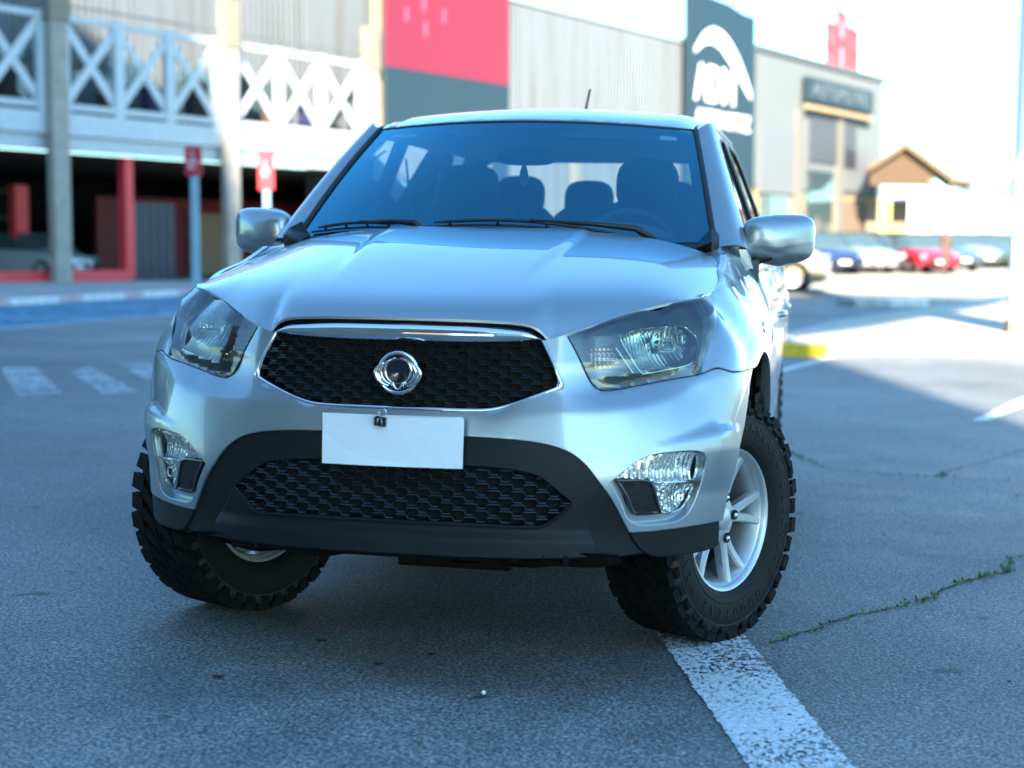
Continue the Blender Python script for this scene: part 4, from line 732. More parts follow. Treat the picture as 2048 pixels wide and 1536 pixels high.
for sg in (1, -1):
    # three nested feathers each side, from the crown down to the beak
    for k, (rx, w_) in enumerate(((.0375, .0035), (.0475, .0042), (.0585, .0052))):
        A = []
        for t in np.linspace(0, 1, 22):
            a = R(78 - k * 14) * (1 - t) + R(-66) * t
            x = sg * (rx * math.cos(a) * (1 + .04 * k)) ; z = .036 * math.sin(a) * (1 + .02 * k) + .006 - .004 * k
            x += sg * 0.0; r = w_ * (.25 + .9 * math.sin(math.pi * min(1, t * .9 + .05)))
            A.append((E(x, z, .006 + .001 * k), r))
        tube(bm, [p for p, _ in A], [r for _, r in A], 8, flat=.5, nrm=(0, 1, 0))
    tube(bm, [E(sg * .024, -.026, .007), E(sg * .013, -.0275, .007), E(sg * .0115, -.034, .007), E(sg * .007, -.042, .007), E(0, -.046, .007)], [.002, .003, .0028, .0024, .0012], 8)
    tube(bm, [E(sg * .017, -.030, .007), E(sg * .0155, -.040, .007)], [.0022, .0012], 6)
frombm('emblem_wings', bm, CHROME, emb, True, True)

# --- hood as a height field over x, y
hood_a = [(0,.055,1.030),(.13,.058,1.0295),(.277,.067,1.0265),(.345,.080,1.020),(.378,.089,1.006),(.403,.102,.979),(.45,.121,.9935)]
hl_top = [tuple(shell(s, z, 0)[0]) for s, z in ((.4691,.9935),(.5621,1.0191),(.7123,1.0557),(.8764,1.0813),(1.0,1.091),(1.1197,1.0985))]
_cp = np.polyfit([.11, .2, .35, .5, .7, .9, 1.02], [1.074, 1.103, 1.145, 1.183, 1.228, 1.266, 1.286], 3)
_fe = rs([(p[0], p[1]) for p in hood_a + hl_top[1:]], .01, closed=False); _fz = rs([(p[0], p[2]) for p in hood_a + hl_top[1:]], .01, closed=False)
def hood_base(x, y):
    ax = np.abs(x); xc = .285 + .06 * sstep(.2, 1.1, y)
    z = np.polyval(_cp, y) - (.090 + .012 * y) * (ax / .8)**3.2
    # raised middle between two creases that run from the grille corners to the windscreen, and a fold along the lamp edge
    return z + .009 * (1 - sstep(xc - .012, xc + .014, ax)) * sstep(.18, .75, y) - .0045 * sstep(.25, .8, y)
def hood_f(x, y, off=0.):
    x = np.atleast_1d(x).astype(float); y = np.atleast_1d(y).astype(float); ax = np.abs(x)
    yf = np.interp(ax, _fe[:, 0], _fe[:, 1]); zf = np.interp(ax, _fz[:, 0], _fz[:, 1]); A = hood_base(ax, yf) - zf
    l = np.interp(ax, [0, .35, .45, .6, .8], [.040, .045, .06, .075, .06]); d = np.maximum(y - yf, -.004)
    z = hood_base(x, y) - A * np.exp(-(d / l)**1.25 * np.sign(d)) if False else hood_base(x, y) - A * np.exp(-np.maximum(d, 0) / l) 
    fold = .006 * np.exp(-(((y - yf) - .13 * sstep(.5, .8, ax) - .03) / .02)**2) * sstep(.52, .66, ax) * 0
    return np.stack([x, y, z + off + fold], 1)
ho = [(p[0], p[1]) for p in hood_a] + [(p[0], p[1]) for p in hl_top[1:]] + [(.803, .60), (.812, .78), (.809, .924), (.795, 1.04), (.765, 1.12), (.74, 1.152), (.6, 1.142), (.35, 1.092), (.15, 1.05), (0, 1.03)]
ho2 = [(x * (1 - .000), y + .0) for x, y in ho]
V, F = region(ho2, h=.016, f=hood_f, rim=.009, lip=.002)
# lips along the lamps fold downwards
hood = part('hood', *mirrored(V, F), SILVER, sharp=26)
# --- fenders (front wings)
arch_top = [(s_of_y(WC[0] + ARCH * math.cos(a), WC[1] + ARCH * math.sin(a)), WC[1] + ARCH * math.sin(a)) for a in np.linspace(R(108), R(8), 16)]
dy = 1.425
fen = [(.8735, .8835), (.9334, .8975), (.9977, .8845)] + [(arch_f[0][0] + .002, .882)] + arch_top + [(s_of_y(dy, .42), .42), (s_of_y(dy, .6), .6), (s_of_y(dy, .8), .8), (s_of_y(dy, 1.0), 1.0), (s_of_y(dy, 1.12), 1.12), (s_of_y(dy, 1.165), 1.165)]
fen += [(s_of_y(1.25, 1.21), 1.21), (s_of_y(1.12, 1.216), 1.216), (s_of_y(1.04, 1.195), 1.195), (s_of_y(.924, 1.17), 1.166), (s_of_y(.78, 1.138), 1.136), (s_of_y(.62, 1.105), 1.103), (1.152, 1.0885), (1.108, 1.0595), (1.046, 1.0364), (.956, .9800), (.904, .9242)]
def fender_d(V):
    s, z = V[:, 0], V[:, 1]; p, _ = base(s); y = p[:, 1]
    r = np.hypot(y - WC[0], z - WC[1])
    return .012 * (1 - sstep(ARCH + .015, ARCH + .09, r)) * sstep(.9, 1.1, s)
both('front_fender', SILVER, outline=fen, h=.018, fd=fender_d, rim=.02, lip=.003)
# inner wheel arches
for sg in (1, -1):
    bm = bmesh.new(); n = 26; prev = None
    for k in range(n + 1):
        a = R(5 + 155 * k / n); y, z = WC[0] + .545 * math.cos(a), WC[1] + .525 * math.sin(a)
        cur = [bm.verts.new((sg * (min(.905, float(shell(s_of_y(y, z), z)[0][0]) - .03)), y, z)), bm.verts.new((sg * .50, y, z))]
        if prev: bm.faces.new((prev[0], prev[1], cur[1], cur[0]))
        prev = cur
    V0 = [bm.verts.new((sg * .5, WC[0] + .56 * math.cos(a), WC[1] + .54 * math.sin(a))) for a in np.linspace(R(5), R(168), 20)]; bm.faces.new(V0)
    frombm('arch_liner', bm, UNDER, truck, True, False)

# --- headlamps
RFL = [(.6424,.9848),(.702,1.0008),(.78,1.008),(.8395,1.0122),(.8932,1.006),(.9182,.9805),(.9100,.955),(.8955,.9288),(.8651,.9057),(.7711,.888),(.702,.8786),(.6845,.9022),(.653,.9541)]
TRN = [(.5296,.9446),(.6171,.9631),(.674,.8803),(.5703,.8687)]
HLP = offset_loop(rs(HL, .01), .0)
def lens_d(V):
    """three flat faces: front, a top one leaning back under the bonnet edge and a side one wrapping the corner"""
    s, z = V[:, 0], V[:, 1]
    zt = np.interp(s, [.469, .562, .712, .876, 1.12, 1.15], [.9895, 1.0151, 1.0517, 1.0773, 1.0957, 1.09]); zh = np.interp(s, [.469, .56, .93, 1.15], [.975, .985, 1.03, 1.06])
    so = np.interp(z, [.881, .926, .982, 1.038, 1.0615, 1.09], [.869, .899, .952, 1.041, 1.1035, 1.148]); sv = np.interp(z, [.87, 1.03, 1.09], [.83, .93, 1.10])
    u = np.clip((zt - z) / (zt - zh), 0, 1); v = np.clip((so - s) / (so - sv), 0, 1)
    return .017 * np.minimum(u, v) * sstep(.47, .62, s) * np.clip((z - (.842 + .12 * (s - .56))) / .03, 0, 1)
def facets(s, z, cw, ch, amp):
    i = np.floor(s / cw); j = np.floor(z / ch + .5 * (i % 2)); r = np.sin(i * 12.9898 + j * 78.233) * 43758.5453; r = r - np.floor(r); f = s / cw - i; g = z / ch + .5 * (i % 2) - j
    return amp * (np.sin(math.pi * f) * 1.0 + (r - .5) * 2.2 * (f - .5) + (r * 7 % 1 - .5) * 1.6 * (g - .5))
def bowl_d(V):
    s, z = V[:, 0], V[:, 1]; r = np.hypot((s - .8043) / .155, (z - .952) / .085)
    return -.012 - .075 * (1 - np.clip(r, 0, 1.15)**2) + .0028 * np.sin(s * 2 * math.pi / .0150) * sstep(.15, .5, r)
def turn_d(V):
    s, z = V[:, 0], V[:, 1]; r = np.hypot((s - .60) / .08, (z - .915) / .055)
    return -.02 - .03 * (1 - np.clip(r, 0, 1.1)**2) + .0016 * np.sin(s * 2 * math.pi / .014) + .0016 * np.sin(z * 2 * math.pi / .014)
for sg in (1, -1):
    lamp = empty('headlight'); lamp.parent = truck; lamp.matrix_parent_inverse = WINV['pickup_truck']
    def lp(name, m, outline, sharp=40, **k):
        V, F = region(outline, mirror=False, **k); return part(name, V * [sg, 1, 1], F, m, parent=lamp, sharp=sharp)
    lp('lens', LENS, HL, sharp=6, h=.009, rim=.0, lip=.001, off=.001, fd=lens_d)
    lp('lens_edge', SEAL, HL, holes=[offset_loop(rs(HL, .008), -.005)], h=.012, rim=.02, off=-.0015, sm=False) if False else None
    hl_big = offset_loop(rs(HL, .012), .004)
    lp('housing', BEZEL, hl_big, holes=[RFL, TRN], h=.014, rim=.0, off=-.030, sm=False)
    # side wall of the housing
    L0 = offset_loop(rs(HL, .012), .001); Vw = []; Fw = []
    a = shell(L0[:, 0], L0[:, 1], -.002); b = shell(L0[:, 0], L0[:, 1], -.14); n = len(L0)
    part('housing_wall', np.vstack([a, b]) * [sg, 1, 1], [(i, (i + 1) % n, n + (i + 1) % n, n + i) for i in range(n)], BEZEL, parent=lamp)
    lp('reflector_bowl', REFLECT, RFL, h=.0042, hb=.0042, rim=0, fd=bowl_d, off=-.026)
    lp('turn_reflector', REFLECT, TRN, h=.0045, hb=.0045, rim=0, fd=turn_d, off=-.024)
    lp('turn_lens', thin_glass('turn_lens', (.95, .74, .70), .8, .05, 1.4), TRN, h=.02, rim=0, off=-.020, sm=False)
    bm = bmesh.new()
    tube(bm, [tuple(shell(s, z, -.018)[0]) for s, z in ((.622, .952), (.6705, .8814))], .004, 8)
    Lr = rs(RFL, .01); tube(bm, [tuple(p) for p in shell(Lr[:, 0], Lr[:, 1], -.026)], .0022, 6, closed=True)
    bc = Vector(shell(.8043, .957, -.03)[0]); nrm = Vector((.55, -.83, 0)).normalized(); tv = nrm.cross(Vector((0, 0, 1))).normalized()
    for rx, rz, dd, rr in ((.027, .019, 0, .0028), (.020, .013, .006, .0022)):
        tube(bm, [tuple(bc + tv * (rx * math.copysign(abs(math.cos(a))**.6, math.cos(a))) + Vector((0, 0, rz * math.copysign(abs(math.sin(a))**.6, math.sin(a)))) + nrm * dd) for a in np.linspace(0, 2 * math.pi, 33)[:-1]], rr, 8, closed=True)
    lathe_m = Matrix.Translation(bc - nrm * .02) @ nrm.to_track_quat('Z', 'Y').to_matrix().to_4x4()
    b2 = bmesh.new(); lathe(b2, [(-.04, .012), (.0, .012), (.02, .010), (.028, .0001)], 20, 'z'); bmesh.ops.transform(b2, matrix=lathe_m, verts=b2.verts)
    me = bpy.data.meshes.new('t'); b2.to_mesh(me); bm.from_mesh(me); b2.free()
    if sg < 0: bmesh.ops.transform(bm, matrix=Matrix.Scale(-1, 4, (1, 0, 0)), verts=bm.verts)
    frombm('bulb_shield', bm, REFLECT, lamp, True, True, 50)
    # --- fog lamp unit in its recess
    fog = empty('fog_lamp'); fog.parent = truck; fog.matrix_parent_inverse = WINV['pickup_truck']
    def fp(name, m, outline, sharp=40, **k):
        V, F = region(outline, mirror=False, **k); return part(name, V * [sg, 1, 1], F, m, parent=fog, sharp=sharp)
    FL = [(.5864,.6014),(.6208,.6314),(.667,.6536),(.7328,.6658),(.8081,.6671),(.8309,.6609),(.8340,.6319),(.8263,.5841),(.8119,.5365),(.7894,.5092),(.7466,.4978),(.7294,.4989),(.7199,.53),(.705,.575),(.695,.5888),(.674,.5962)]
    INS = [(.5864,.599),(.60,.5975),(.674,.5952),(.6940,.5858),(.706,.555),(.7255,.499),(.6489,.4967),(.6352,.5066),(.6182,.545)]
    # painted walls of the recess, sloping in
    Lo = rs(FOGR, .008); n = len(Lo); c0 = np.array([.71, .575]); Li = c0 + (Lo - c0) * .955 + [0, .001]
    A = shell(Lo[:, 0], Lo[:, 1], -.002 + bump_d(Lo)); B = shell(Li[:, 0], Li[:, 1], -.030)
    part('recess_wall', np.vstack([A, B]) * [sg, 1, 1], [(i, (i + 1) % n, n + (i + 1) % n, n + i) for i in range(n)], SILVER, parent=fog)
    fp('lamp_can', VOID, [(.59,.598),(.63,.63),(.73,.66),(.82,.658),(.83,.60),(.80,.52),(.74,.502),(.65,.50),(.61,.57)], h=.03, rim=0, off=-.075, sm=False)
    fp('recess_floor', SILVER, Li, holes=[offset_loop(rs([(.5864,.6014)] + FL[1:12] + [(.6489,.4967), (.6352,.5066), (.5982,.5844)], .008), .0012)], h=.012, rim=0, off=-.0295, sm=False)
    fp('lens', thin_glass('fog_lens', (.97, .98, .98), .8, .02, 1.45), FL, h=.012, rim=.012, off=-.016)
    def fog_d(V):
        s, z = V[:, 0], V[:, 1]; k = (z > .585)
        r1 = np.hypot((s - .778) / .10, (z - .618) / .05); r2 = np.hypot((s - .786) / .055, (z - .541) / .05)
        return np.where(k, -.030 * (1 - np.clip(r1, 0, 1)**2) + facets(s, z, .013, .030, .0035), -.026 * (1 - np.clip(r2, 0, 1)**2) + facets(s, z, .011, .010, .0020))
    fp('reflector', REFLECT, FL, sharp=24, h=.0032, hb=.005, rim=0, off=-.024, fd=fog_d)
    bm = bmesh.new(); tube(bm, [tuple(shell(s, z, -.013)[0] * [sg, 1, 1]) for s, z in ((.702, .5851), (.76, .5846), (.8263, .5836))], .0032, 8)
    for s, z, r in ((.7783, .6168, .011), (.7857, .5411, .014)):
        c = Vector(shell(s, z, -.03)[0] * [sg, 1, 1]); nn = Vector((sg * .5, -.86, 0)); tt = Vector((.86, sg * .5, 0))
        tube(bm, [tuple(c + tt * r * math.cos(a) + Vector((0, 0, r * math.sin(a)))) for a in np.linspace(0, 2 * math.pi, 21)[:-1]], .0028, 6, closed=True)
    frombm('lamp_trim', bm, REFLECT, fog, True, True)
    ins = fp('mesh_insert', GLOSSBLK, INS, h=.014, rim=.016, lip=.001, off=-.012, holes=[offset_loop(rs(INS, .008), -.006)])
    fp('insert_back', MESHBLK, INS, h=.02, rim=0, off=-.019)
    bm = bmesh.new(); lo_ = offset_loop(rs(INS, .008), -.004)
    for dgn in (1, -1):
        for k in range(-14, 30):
            P = np.array([(.56 + k * .011 + t, (.485 + t * .9 if dgn > 0 else .61 - t * .9)) for t in np.linspace(0, .14, 30)])
            P = P[inpoly(lo_, P)]
            if len(P) > 2: tube(bm, [tuple(shell(a, b, -.0165)[0] * [sg, 1, 1]) for a, b in (P[0], P[len(P) // 2], P[-1])], .0013, 4)
    frombm('insert_weave', bm, MESHBLK, fog, True)
# --- windscreen, pillars, roof
def ws_f(a, b, off=0.):
    a = np.atleast_1d(a).astype(float); b = np.atleast_1d(b).astype(float)
    hx = .742 * (1 - b) + .616 * b
    y0 = 1.055 + .255 * a * a; y1 = 1.705 + .185 * a * a; z0 = 1.245 + .014 * a * a; z1 = 1.697 - .017 * a * a
    bl = .016 * np.sin(np.pi * np.clip(b, 0, 1)); off = off + bl
    return np.stack([a * hx, y0 * (1 - b) + y1 * b - off * .62, z0 * (1 - b) + z1 * b + off * .78], 1)
def grid(f, A, B, **k):
    V = [f(a, b, **k)[0] for a in A for b in B]; nb = len(B)
    return np.array(V), [(i * nb + j, (i + 1) * nb + j, (i + 1) * nb + j + 1, i * nb + j + 1) for i in range(len(A) - 1) for j in range(nb - 1)]
V, F = grid(ws_f, np.linspace(-1, 1, 41), np.linspace(0, 1, 21)); wsc = part('windscreen', V, F, WSGLASS)
# black printed border of the glass (inner face)
def frit(name, A, B): V, F = grid(ws_f, A, B, off=-.004); return V, F
VV = []; FF = []
for A, B in ((np.linspace(-1, 1, 41), [.972, 1.0]), (np.linspace(-1, -.945, 2), np.linspace(0, .972, 20)), (np.linspace(.945, 1, 2), np.linspace(0, .972, 20)), (np.linspace(-1, 1, 41), [0, .04])):
    V, F = frit('f', A, B); FF += [tuple(i + len(VV) for i in f) for f in F]; VV += list(V)
# sensor patch at the top centre and corner fillets
for poly in ([(-.30, .972), (.30, .972), (.155, .79), (.13, .775), (-.13, .775), (-.155, .79)], [(-.945, .972), (-.86, .972), (-.90, .955), (-.93, .92), (-.945, .86)], [(.945, .972), (.945, .86), (.93, .92), (.90, .955), (.86, .972)]):
    V = [ws_f(a, b, off=-.0042)[0] for a, b in poly]; FF.append(tuple(range(len(VV), len(VV) + len(V)))); VV += V
part('glass_border', np.array(VV), FF, mat('frit', (.003, .004, .006), .6), parent=wsc)
bm = bmesh.new()
tube(bm, [tuple(ws_f(a, 1.012, off=-.001)[0]) for a in np.linspace(-1, 1, 31)], .0055, 6)
for sg in (1, -1): tube(bm, [tuple(ws_f(sg * 1.012, b, off=.002)[0]) for b in np.linspace(-.03, 1.01, 16)], .0105, 6)
frombm('windscreen_seal', bm, SEAL, wsc, True, True)
# stickers
V, F = grid(ws_f, np.linspace(.80, .895, 4), np.linspace(.895, .935, 3), off=-.006); part('windscreen_sticker', V, F, mat('sticker', (.75, .85, .9), .5), parent=wsc)

def GX(z): d = np.asarray(z, float) - 1.17; return .885 - .35 * d - .055 * d * d
def side_g(y, z, off=0.):
    y = np.atleast_1d(y).astype(float); z = np.atleast_1d(z).astype(float)
    x = GX(z) - .010 * sstep(2.9, 3.5, y) + off; return np.stack([x, y, z], 1)
# A pillar: ruled surface from the glass edge to the door frame line
for sg in (1, -1):
    V = []; n = 26; m = 7
    for i in range(n):
        t = i / (n - 1); inn = ws_f(1.022, -.05 + 1.06 * t, off=.004)[0]
        yz = np.array([1.36 + .66 * t, 1.235 + .485 * t + .02 * math.sin(math.pi * t)]); outp = side_g(yz[0], yz[1])[0] + [.004, 0, 0]
        for j in range(m):
            u = j / (m - 1); p = inn * (1 - u) + outp * u; b = .024 * math.sin(math.pi * min(u * 1.0, 1)); V.append(p + np.array([.45, -.72, .52]) * b)
        V.append(inn + [0, .01, -.012]) if False else None
    F = [(i * m + j, (i + 1) * m + j, (i + 1) * m + j + 1, i * m + j + 1) for i in range(n - 1) for j in range(m - 1)]
    part('windscreen_pillar', np.array(V) * [sg, 1, 1], F, SILVER)
    Ac = [(.808, .90, 1.152), (.803, .97, 1.168), (.792, 1.04, 1.188), (.763, 1.12, 1.208), (.742, 1.165, 1.222), (.742, 1.25, 1.242), (.752, 1.32, 1.262), (.862, 1.375, 1.242)]
    Bc = [shell(s_of_y(yy, zz), zz, -.001)[0] for yy, zz in ((.90, 1.160), (.98, 1.181), (1.04, 1.194), (1.12, 1.215), (1.19, 1.212), (1.25, 1.209), (1.34, 1.187), (1.43, 1.164))]
    Ar = np.array([[np.interp(t, np.linspace(0, 1, 8), [p[k] for p in Ac]) for k in range(3)] for t in np.linspace(0, 1, 29)]); Br = np.array([[np.interp(t, np.linspace(0, 1, 8), [p[k] for p in Bc]) for k in range(3)] for t in np.linspace(0, 1, 29)])
    V = []
    for p, q in zip(Ar, Br):
        for u in np.linspace(0, 1, 6): V.append(p * (1 - u) + q * u + np.array([.3, 0, .95]) * .006 * math.sin(math.pi * u))
    part('cowl_side_panel', np.array(V) * [sg, 1, 1], [(i * 6 + j, (i + 1) * 6 + j, (i + 1) * 6 + j + 1, i * 6 + j + 1) for i in range(28) for j in range(5)], SILVER, sharp=60)
    # black scuttle corner at its foot
    bm = bmesh.new(); c = [(.70, 1.20, 1.238), (.755, 1.165, 1.262), (.772, 1.26, 1.285), (.742, 1.33, 1.315), (.70, 1.29, 1.262)]
    A = [bm.verts.new((sg * x, y, z)) for x, y, z in c]; B = [bm.verts.new((sg * x, y + .01, z - .06)) for x, y, z in c]
    bm.faces.new(A); [bm.faces.new((A[i], B[i], B[(i + 1) % 5], A[(i + 1) % 5])) for i in range(5)]
    frombm('scuttle_corner', bm, BLACKPL, truck, True, bevel=.004)
bm = bmesh.new(); xs = np.linspace(-.74, .74, 31)
for a, b in zip(xs[:-1], xs[1:]):
    q = []
    for x in (a, b): q += [(x, 1.02 + .20 * (x / .74)**2, 1.262 - .02 * (x / .74)**2 - .03), (x, 1.11 + .23 * (x / .74)**2, 1.262 + .012 * (x / .74)**2)]
    v = [bm.verts.new(p) for p in q]; bm.faces.new((v[0], v[2], v[3], v[1]))
frombm('scuttle', bm, BLACKPL, truck, True)
# roof
yr = np.array([1.70, 1.715, 1.85, 2.0, 2.2, 2.5, 2.9, 3.2, 3.36, 3.42]); zr = np.array([1.698, 1.707, 1.745, 1.772, 1.793, 1.808, 1.808, 1.793, 1.77, 1.74])
def roof_f(x, y, off=0.):
    x = np.atleast_1d(x).astype(float); y = np.atleast_1d(y).astype(float); yy = y - .185 * (np.abs(x) / .616)**2 * (1 - sstep(1.7, 2.6, y))
    tz = np.array([np.interp(q, yr, zr) for q in yy]); z = tz - .030 * (np.abs(x) / .6)**2 - .02 * sstep(.545, .60, np.abs(x)); return np.stack([x, y, z + off], 1)
# smooth the roof profile a little by resampling as a curve
_c = rs(np.stack([yr, zr], 1), .05, closed=False); yr, zr = _c[:, 0], _c[:, 1]
rout = [(0, 1.722)] + [(x, 1.722 + .185 * (x / .616)**2) for x in np.linspace(.06, .598, 12)] + [(.602, 2.2), (.600, 2.9), (.585, 3.3), (.56, 3.41), (0, 3.43)]
V, F = region(rout, h=.035, f=roof_f, rim=.02, lip=.002); part('roof', *mirrored(V, F), SILVER, sharp=50)
for sg in (1, -1):
    V = []; ys = np.linspace(1.93, 3.42, 26)
    for y in ys:
        r = roof_f(.612, y)[0] + [0, 0, -.004]; e = side_g(y, 1.70 if y > 2.05 else 1.70)[0]
        top = roof_f(.60, y)[0][2]
        P = [(.612, y, top - .022), (.618, y, top + .003), (.634, y, top + .004), (.656, y, top - .018), (float(side_g(y, 1.70)[0][0]) + .002, y, 1.70)]
        V += [np.array(p) for p in P]
    F = [(i * 5 + j, (i + 1) * 5 + j, (i + 1) * 5 + j + 1, i * 5 + j + 1) for i in range(25) for j in range(4)]
    part('roof_rail', np.array(V) * [sg, 1, 1], F, SILVER, sharp=60)
    bm = bmesh.new(); tube(bm, [tuple(roof_f(.607, y)[0] * [sg, 1, 1] + [0, 0, -.012]) for y in np.linspace(1.95, 3.4, 20)], .008, 6); frombm('roof_ditch_strip', bm, SEAL, truck, True, True)
# greenhouse side frames with their windows
side_out = [(1.36, 1.235), (1.60, 1.42), (1.86, 1.615), (2.02, 1.705), (2.6, 1.715), (3.1, 1.712), (3.28, 1.66), (3.42, 1.45), (3.50, 1.172), (2.43, 1.172), (1.36, 1.172)]
w1 = [(1.56, 1.232), (1.74, 1.40), (1.96, 1.585), (2.07, 1.648), (2.18, 1.668), (2.385, 1.675), (2.385, 1.195), (1.56, 1.195)]
w2 = [(2.49, 1.195), (2.49, 1.675), (2.9, 1.672), (3.06, 1.652), (3.16, 1.56), (3.26, 1.225), (3.24, 1.2)]
for sg in (1, -1):
    V, F = region(side_out, [w1, w2], h=.04, f=side_g, rim=.03, lip=.003, mirror=False); part('window_frame', V * [sg, 1, 1], F, SILVER, sharp=40)
    for wn in (w1, w2):
        V, F = region(wn, h=.06, f=side_g, off=-.012, rim=0, mirror=False); g = part('side_window', V * [sg, 1, 1], F, SIDEGLASS)
        L = rs(wn, .03); bm = bmesh.new(); tube(bm, [tuple(side_g(a, b, -.006)[0] * [sg, 1, 1]) for a, b in L], .008, 6, closed=True); frombm('window_seal', bm, SEAL, g, True, True)
    bm = bmesh.new(); vs = [tuple(side_g(y, z, .002)[0] * [sg, 1, 1]) for y, z in ((2.392, 1.18), (2.484, 1.18), (2.484, 1.69), (2.392, 1.69))]; bm.faces.new([bm.verts.new(p) for p in vs]); frombm('pillar_trim', bm, GLOSSBLK, truck, True)
# doors, bed sides
def XS(y, z):
    y = np.asarray(y, float); z = np.asarray(z, float)
    b = np.interp(y, [1.40, 1.8, 2.3, 3.0, 4.0, 4.95], [.950, .954, .950, .935, .905, .885])
    lo = -.055 * (1 - sstep(.40, .60, z)) - .012 * (1 - sstep(.6, .72, z)); hi = -(.885 * 0 + .062) * np.clip((z - .97) / .20, 0, 2)**1.5
    cr = .008 * np.exp(-((z - .93) / .035)**2) - .010 * np.exp(-((z - .66) / .09)**2)
    return b + lo + hi + cr
def side_b(y, z, off=0.):
    y = np.atleast_1d(y).astype(float); z = np.atleast_1d(z).astype(float); return np.stack([XS(y, z) + off, y, z], 1)
panels = [('front_door', [(1.432, .45), (2.425, .45), (2.425, 1.166), (1.432, 1.166)], ()), ('rear_door', [(2.433, .45), (3.1, .45), (3.30, .55), (3.40, .80), (3.44, 1.166), (2.433, 1.166)], ()),
  ('bed_side', [(3.46, 1.19), (3.43, .95), (3.39, .80)] + [(3.915 + .50 * math.cos(a), .383 + .50 * math.sin(a)) for a in np.linspace(R(158), R(12), 14)] + [(4.45, .45), (4.92, .50), (4.95, .8), (4.93, 1.19)], ()), ('rocker', [(1.41, .36), (3.3, .36), (3.3, .444), (1.41, .444)], ())]
for nm, o, hs in panels:
    for sg in (1, -1):
        V, F = region(o, hs, h=.05, hb=.03, f=side_b, rim=.03, lip=.003, mirror=False); p = part(nm, V * [sg, 1, 1], F, SILVER, sharp=40)
        if 'door' in nm:
            y0 = 2.20 if nm[0] == 'f' else 3.20
            bm = bmesh.new(); c = side_b(y0, .985)[0] * [sg, 1, 1]
            tube(bm, [tuple(c + [sg * a, b, .004 * k]) for a, b, k in ((-.008, -.10, 0), (.006, -.085, 1), (.014, 0, 1), (.008, .085, 1), (-.008, .10, 0))], [.010, .012, .013, .012, .010], 10); frombm('handle', bm, SILVER, p, True, True)
for sg in (1, -1):
    bm = bmesh.new(); bx(bm, (sg * .84 - .07, 1.52, .385), (sg * .84 + .07, 3.25, .41)); frombm('side_step', bm, ALLOY, truck, True, bevel=.01)
    bm = bmesh.new(); vs = [(sg * .80, 1.36, .55), (sg * .95, 1.37, .60), (sg * .95, 1.44, .40), (sg * .80, 1.44, .34)]; A = [bm.verts.new(p) for p in vs]; B = [bm.verts.new((x, y + .012, z)) for x, y, z in vs]
    bm.faces.new(A); bm.faces.new(B[::-1]); [bm.faces.new((A[i], B[i], B[(i + 1) % 4], A[(i + 1) % 4])) for i in range(4)]; frombm('mud_flap', bm, mat('flap_sunlit', (.30, .27, .23), .6), truck, True)  # warm pale colour stands for sunlight on this plate
# indicator repeater on the wing seen as a chrome dot
for sg in (1, -1):
    q = shell(s_of_y(1.08, .98), .98)[0] * [sg, 1, 1]; bm = bmesh.new(); bmesh.ops.create_uvsphere(bm, u_segments=16, v_segments=8, radius=1); bmesh.ops.transform(bm, matrix=Matrix.Translation(Vector(q)) @ Matrix.Diagonal((.010, .034, .020, 1)), verts=bm.verts); frombm('side_repeater', bm, CHROME, truck, True, True)
# cab rear wall, bed, tailgate
bm = bmesh.new()
ap = [(-.60, 1.30), (.60, 1.30), (.55, 1.66), (-.55, 1.66)]
out_ = [(-.84, .6), (.84, .6), (.82, 1.17), (.615, 1.72), (-.615, 1.72), (-.82, 1.17)]
def backwall(q0, q1, q2, q3): bm.faces.new([bm.verts.new((x, 3.50 - (z - 1.17) * .2 * (z > 1.17), z)) for x, z in (q0, q1, q2, q3)])
backwall((-.84, .5), (.84, .5), (.82, 1.17), (-.82, 1.17)); backwall((-.82, 1.17), (.82, 1.17), (.60, 1.30), (-.60, 1.30)); backwall((-.82, 1.17), (-.60, 1.30), (-.55, 1.66), (-.615, 1.73)); backwall((.82, 1.17), (.60, 1.30), (.55, 1.66), (.615, 1.73)); backwall((-.55, 1.66), (.55, 1.66), (.615, 1.73), (-.615, 1.73))
frombm('cab_back', bm, SILVER, truck, True)
bm = bmesh.new(); bm.faces.new([bm.verts.new((x, 3.505 - (z - 1.17) * .2, z)) for x, z in ap]); frombm('rear_window', bm, thin_glass('rear_glass', (.88, .92, .92), .8), truck, True)
bm = bmesh.new(); bx(bm, (-.85, 3.5, .55), (.85, 4.9, .60)); bx(bm, (-.86, 4.88, .58), (.86, 4.93, 1.16)); bx(bm, (-.80, 3.52, .6), (-.76, 4.88, 1.16)); bx(bm, (.76, 3.52, .6), (.80, 4.88, 1.16)); frombm('bed', bm, SILVER, truck, True, bevel=.008)
bm = bmesh.new(); tube(bm, [(-.70, 3.62, 1.17), (-.66, 3.62, 1.60), (-.55, 3.62, 1.685), (.55, 3.62, 1.685), (.66, 3.62, 1.60), (.70, 3.62, 1.17)], .03, 12); frombm('roll_bar', bm, BLACKPL, truck, True, True)
bm = bmesh.new(); bx(bm, (-.62, 3.4, 1.45), (.62, 3.42, 1.475)); frombm('rear_wiper_bar', bm, TRIM, truck, True) if False else bm.free()
bm = bmesh.new(); bx(bm, (-.90, 1.5, .45), (.90, 3.48, .52)); bx(bm, (-.9, 1.40, .45), (.9, 1.44, 1.2)); frombm('cab_floor', bm, TRIM, truck, True)
# antenna
bm = bmesh.new(); tube(bm, [(.012, 2.98, 1.80), (.022, 3.0, 1.875), (.032, 3.03, 1.955)], [.007, .006, .005], 8); frombm('antenna', bm, SEAL, truck, True, True)
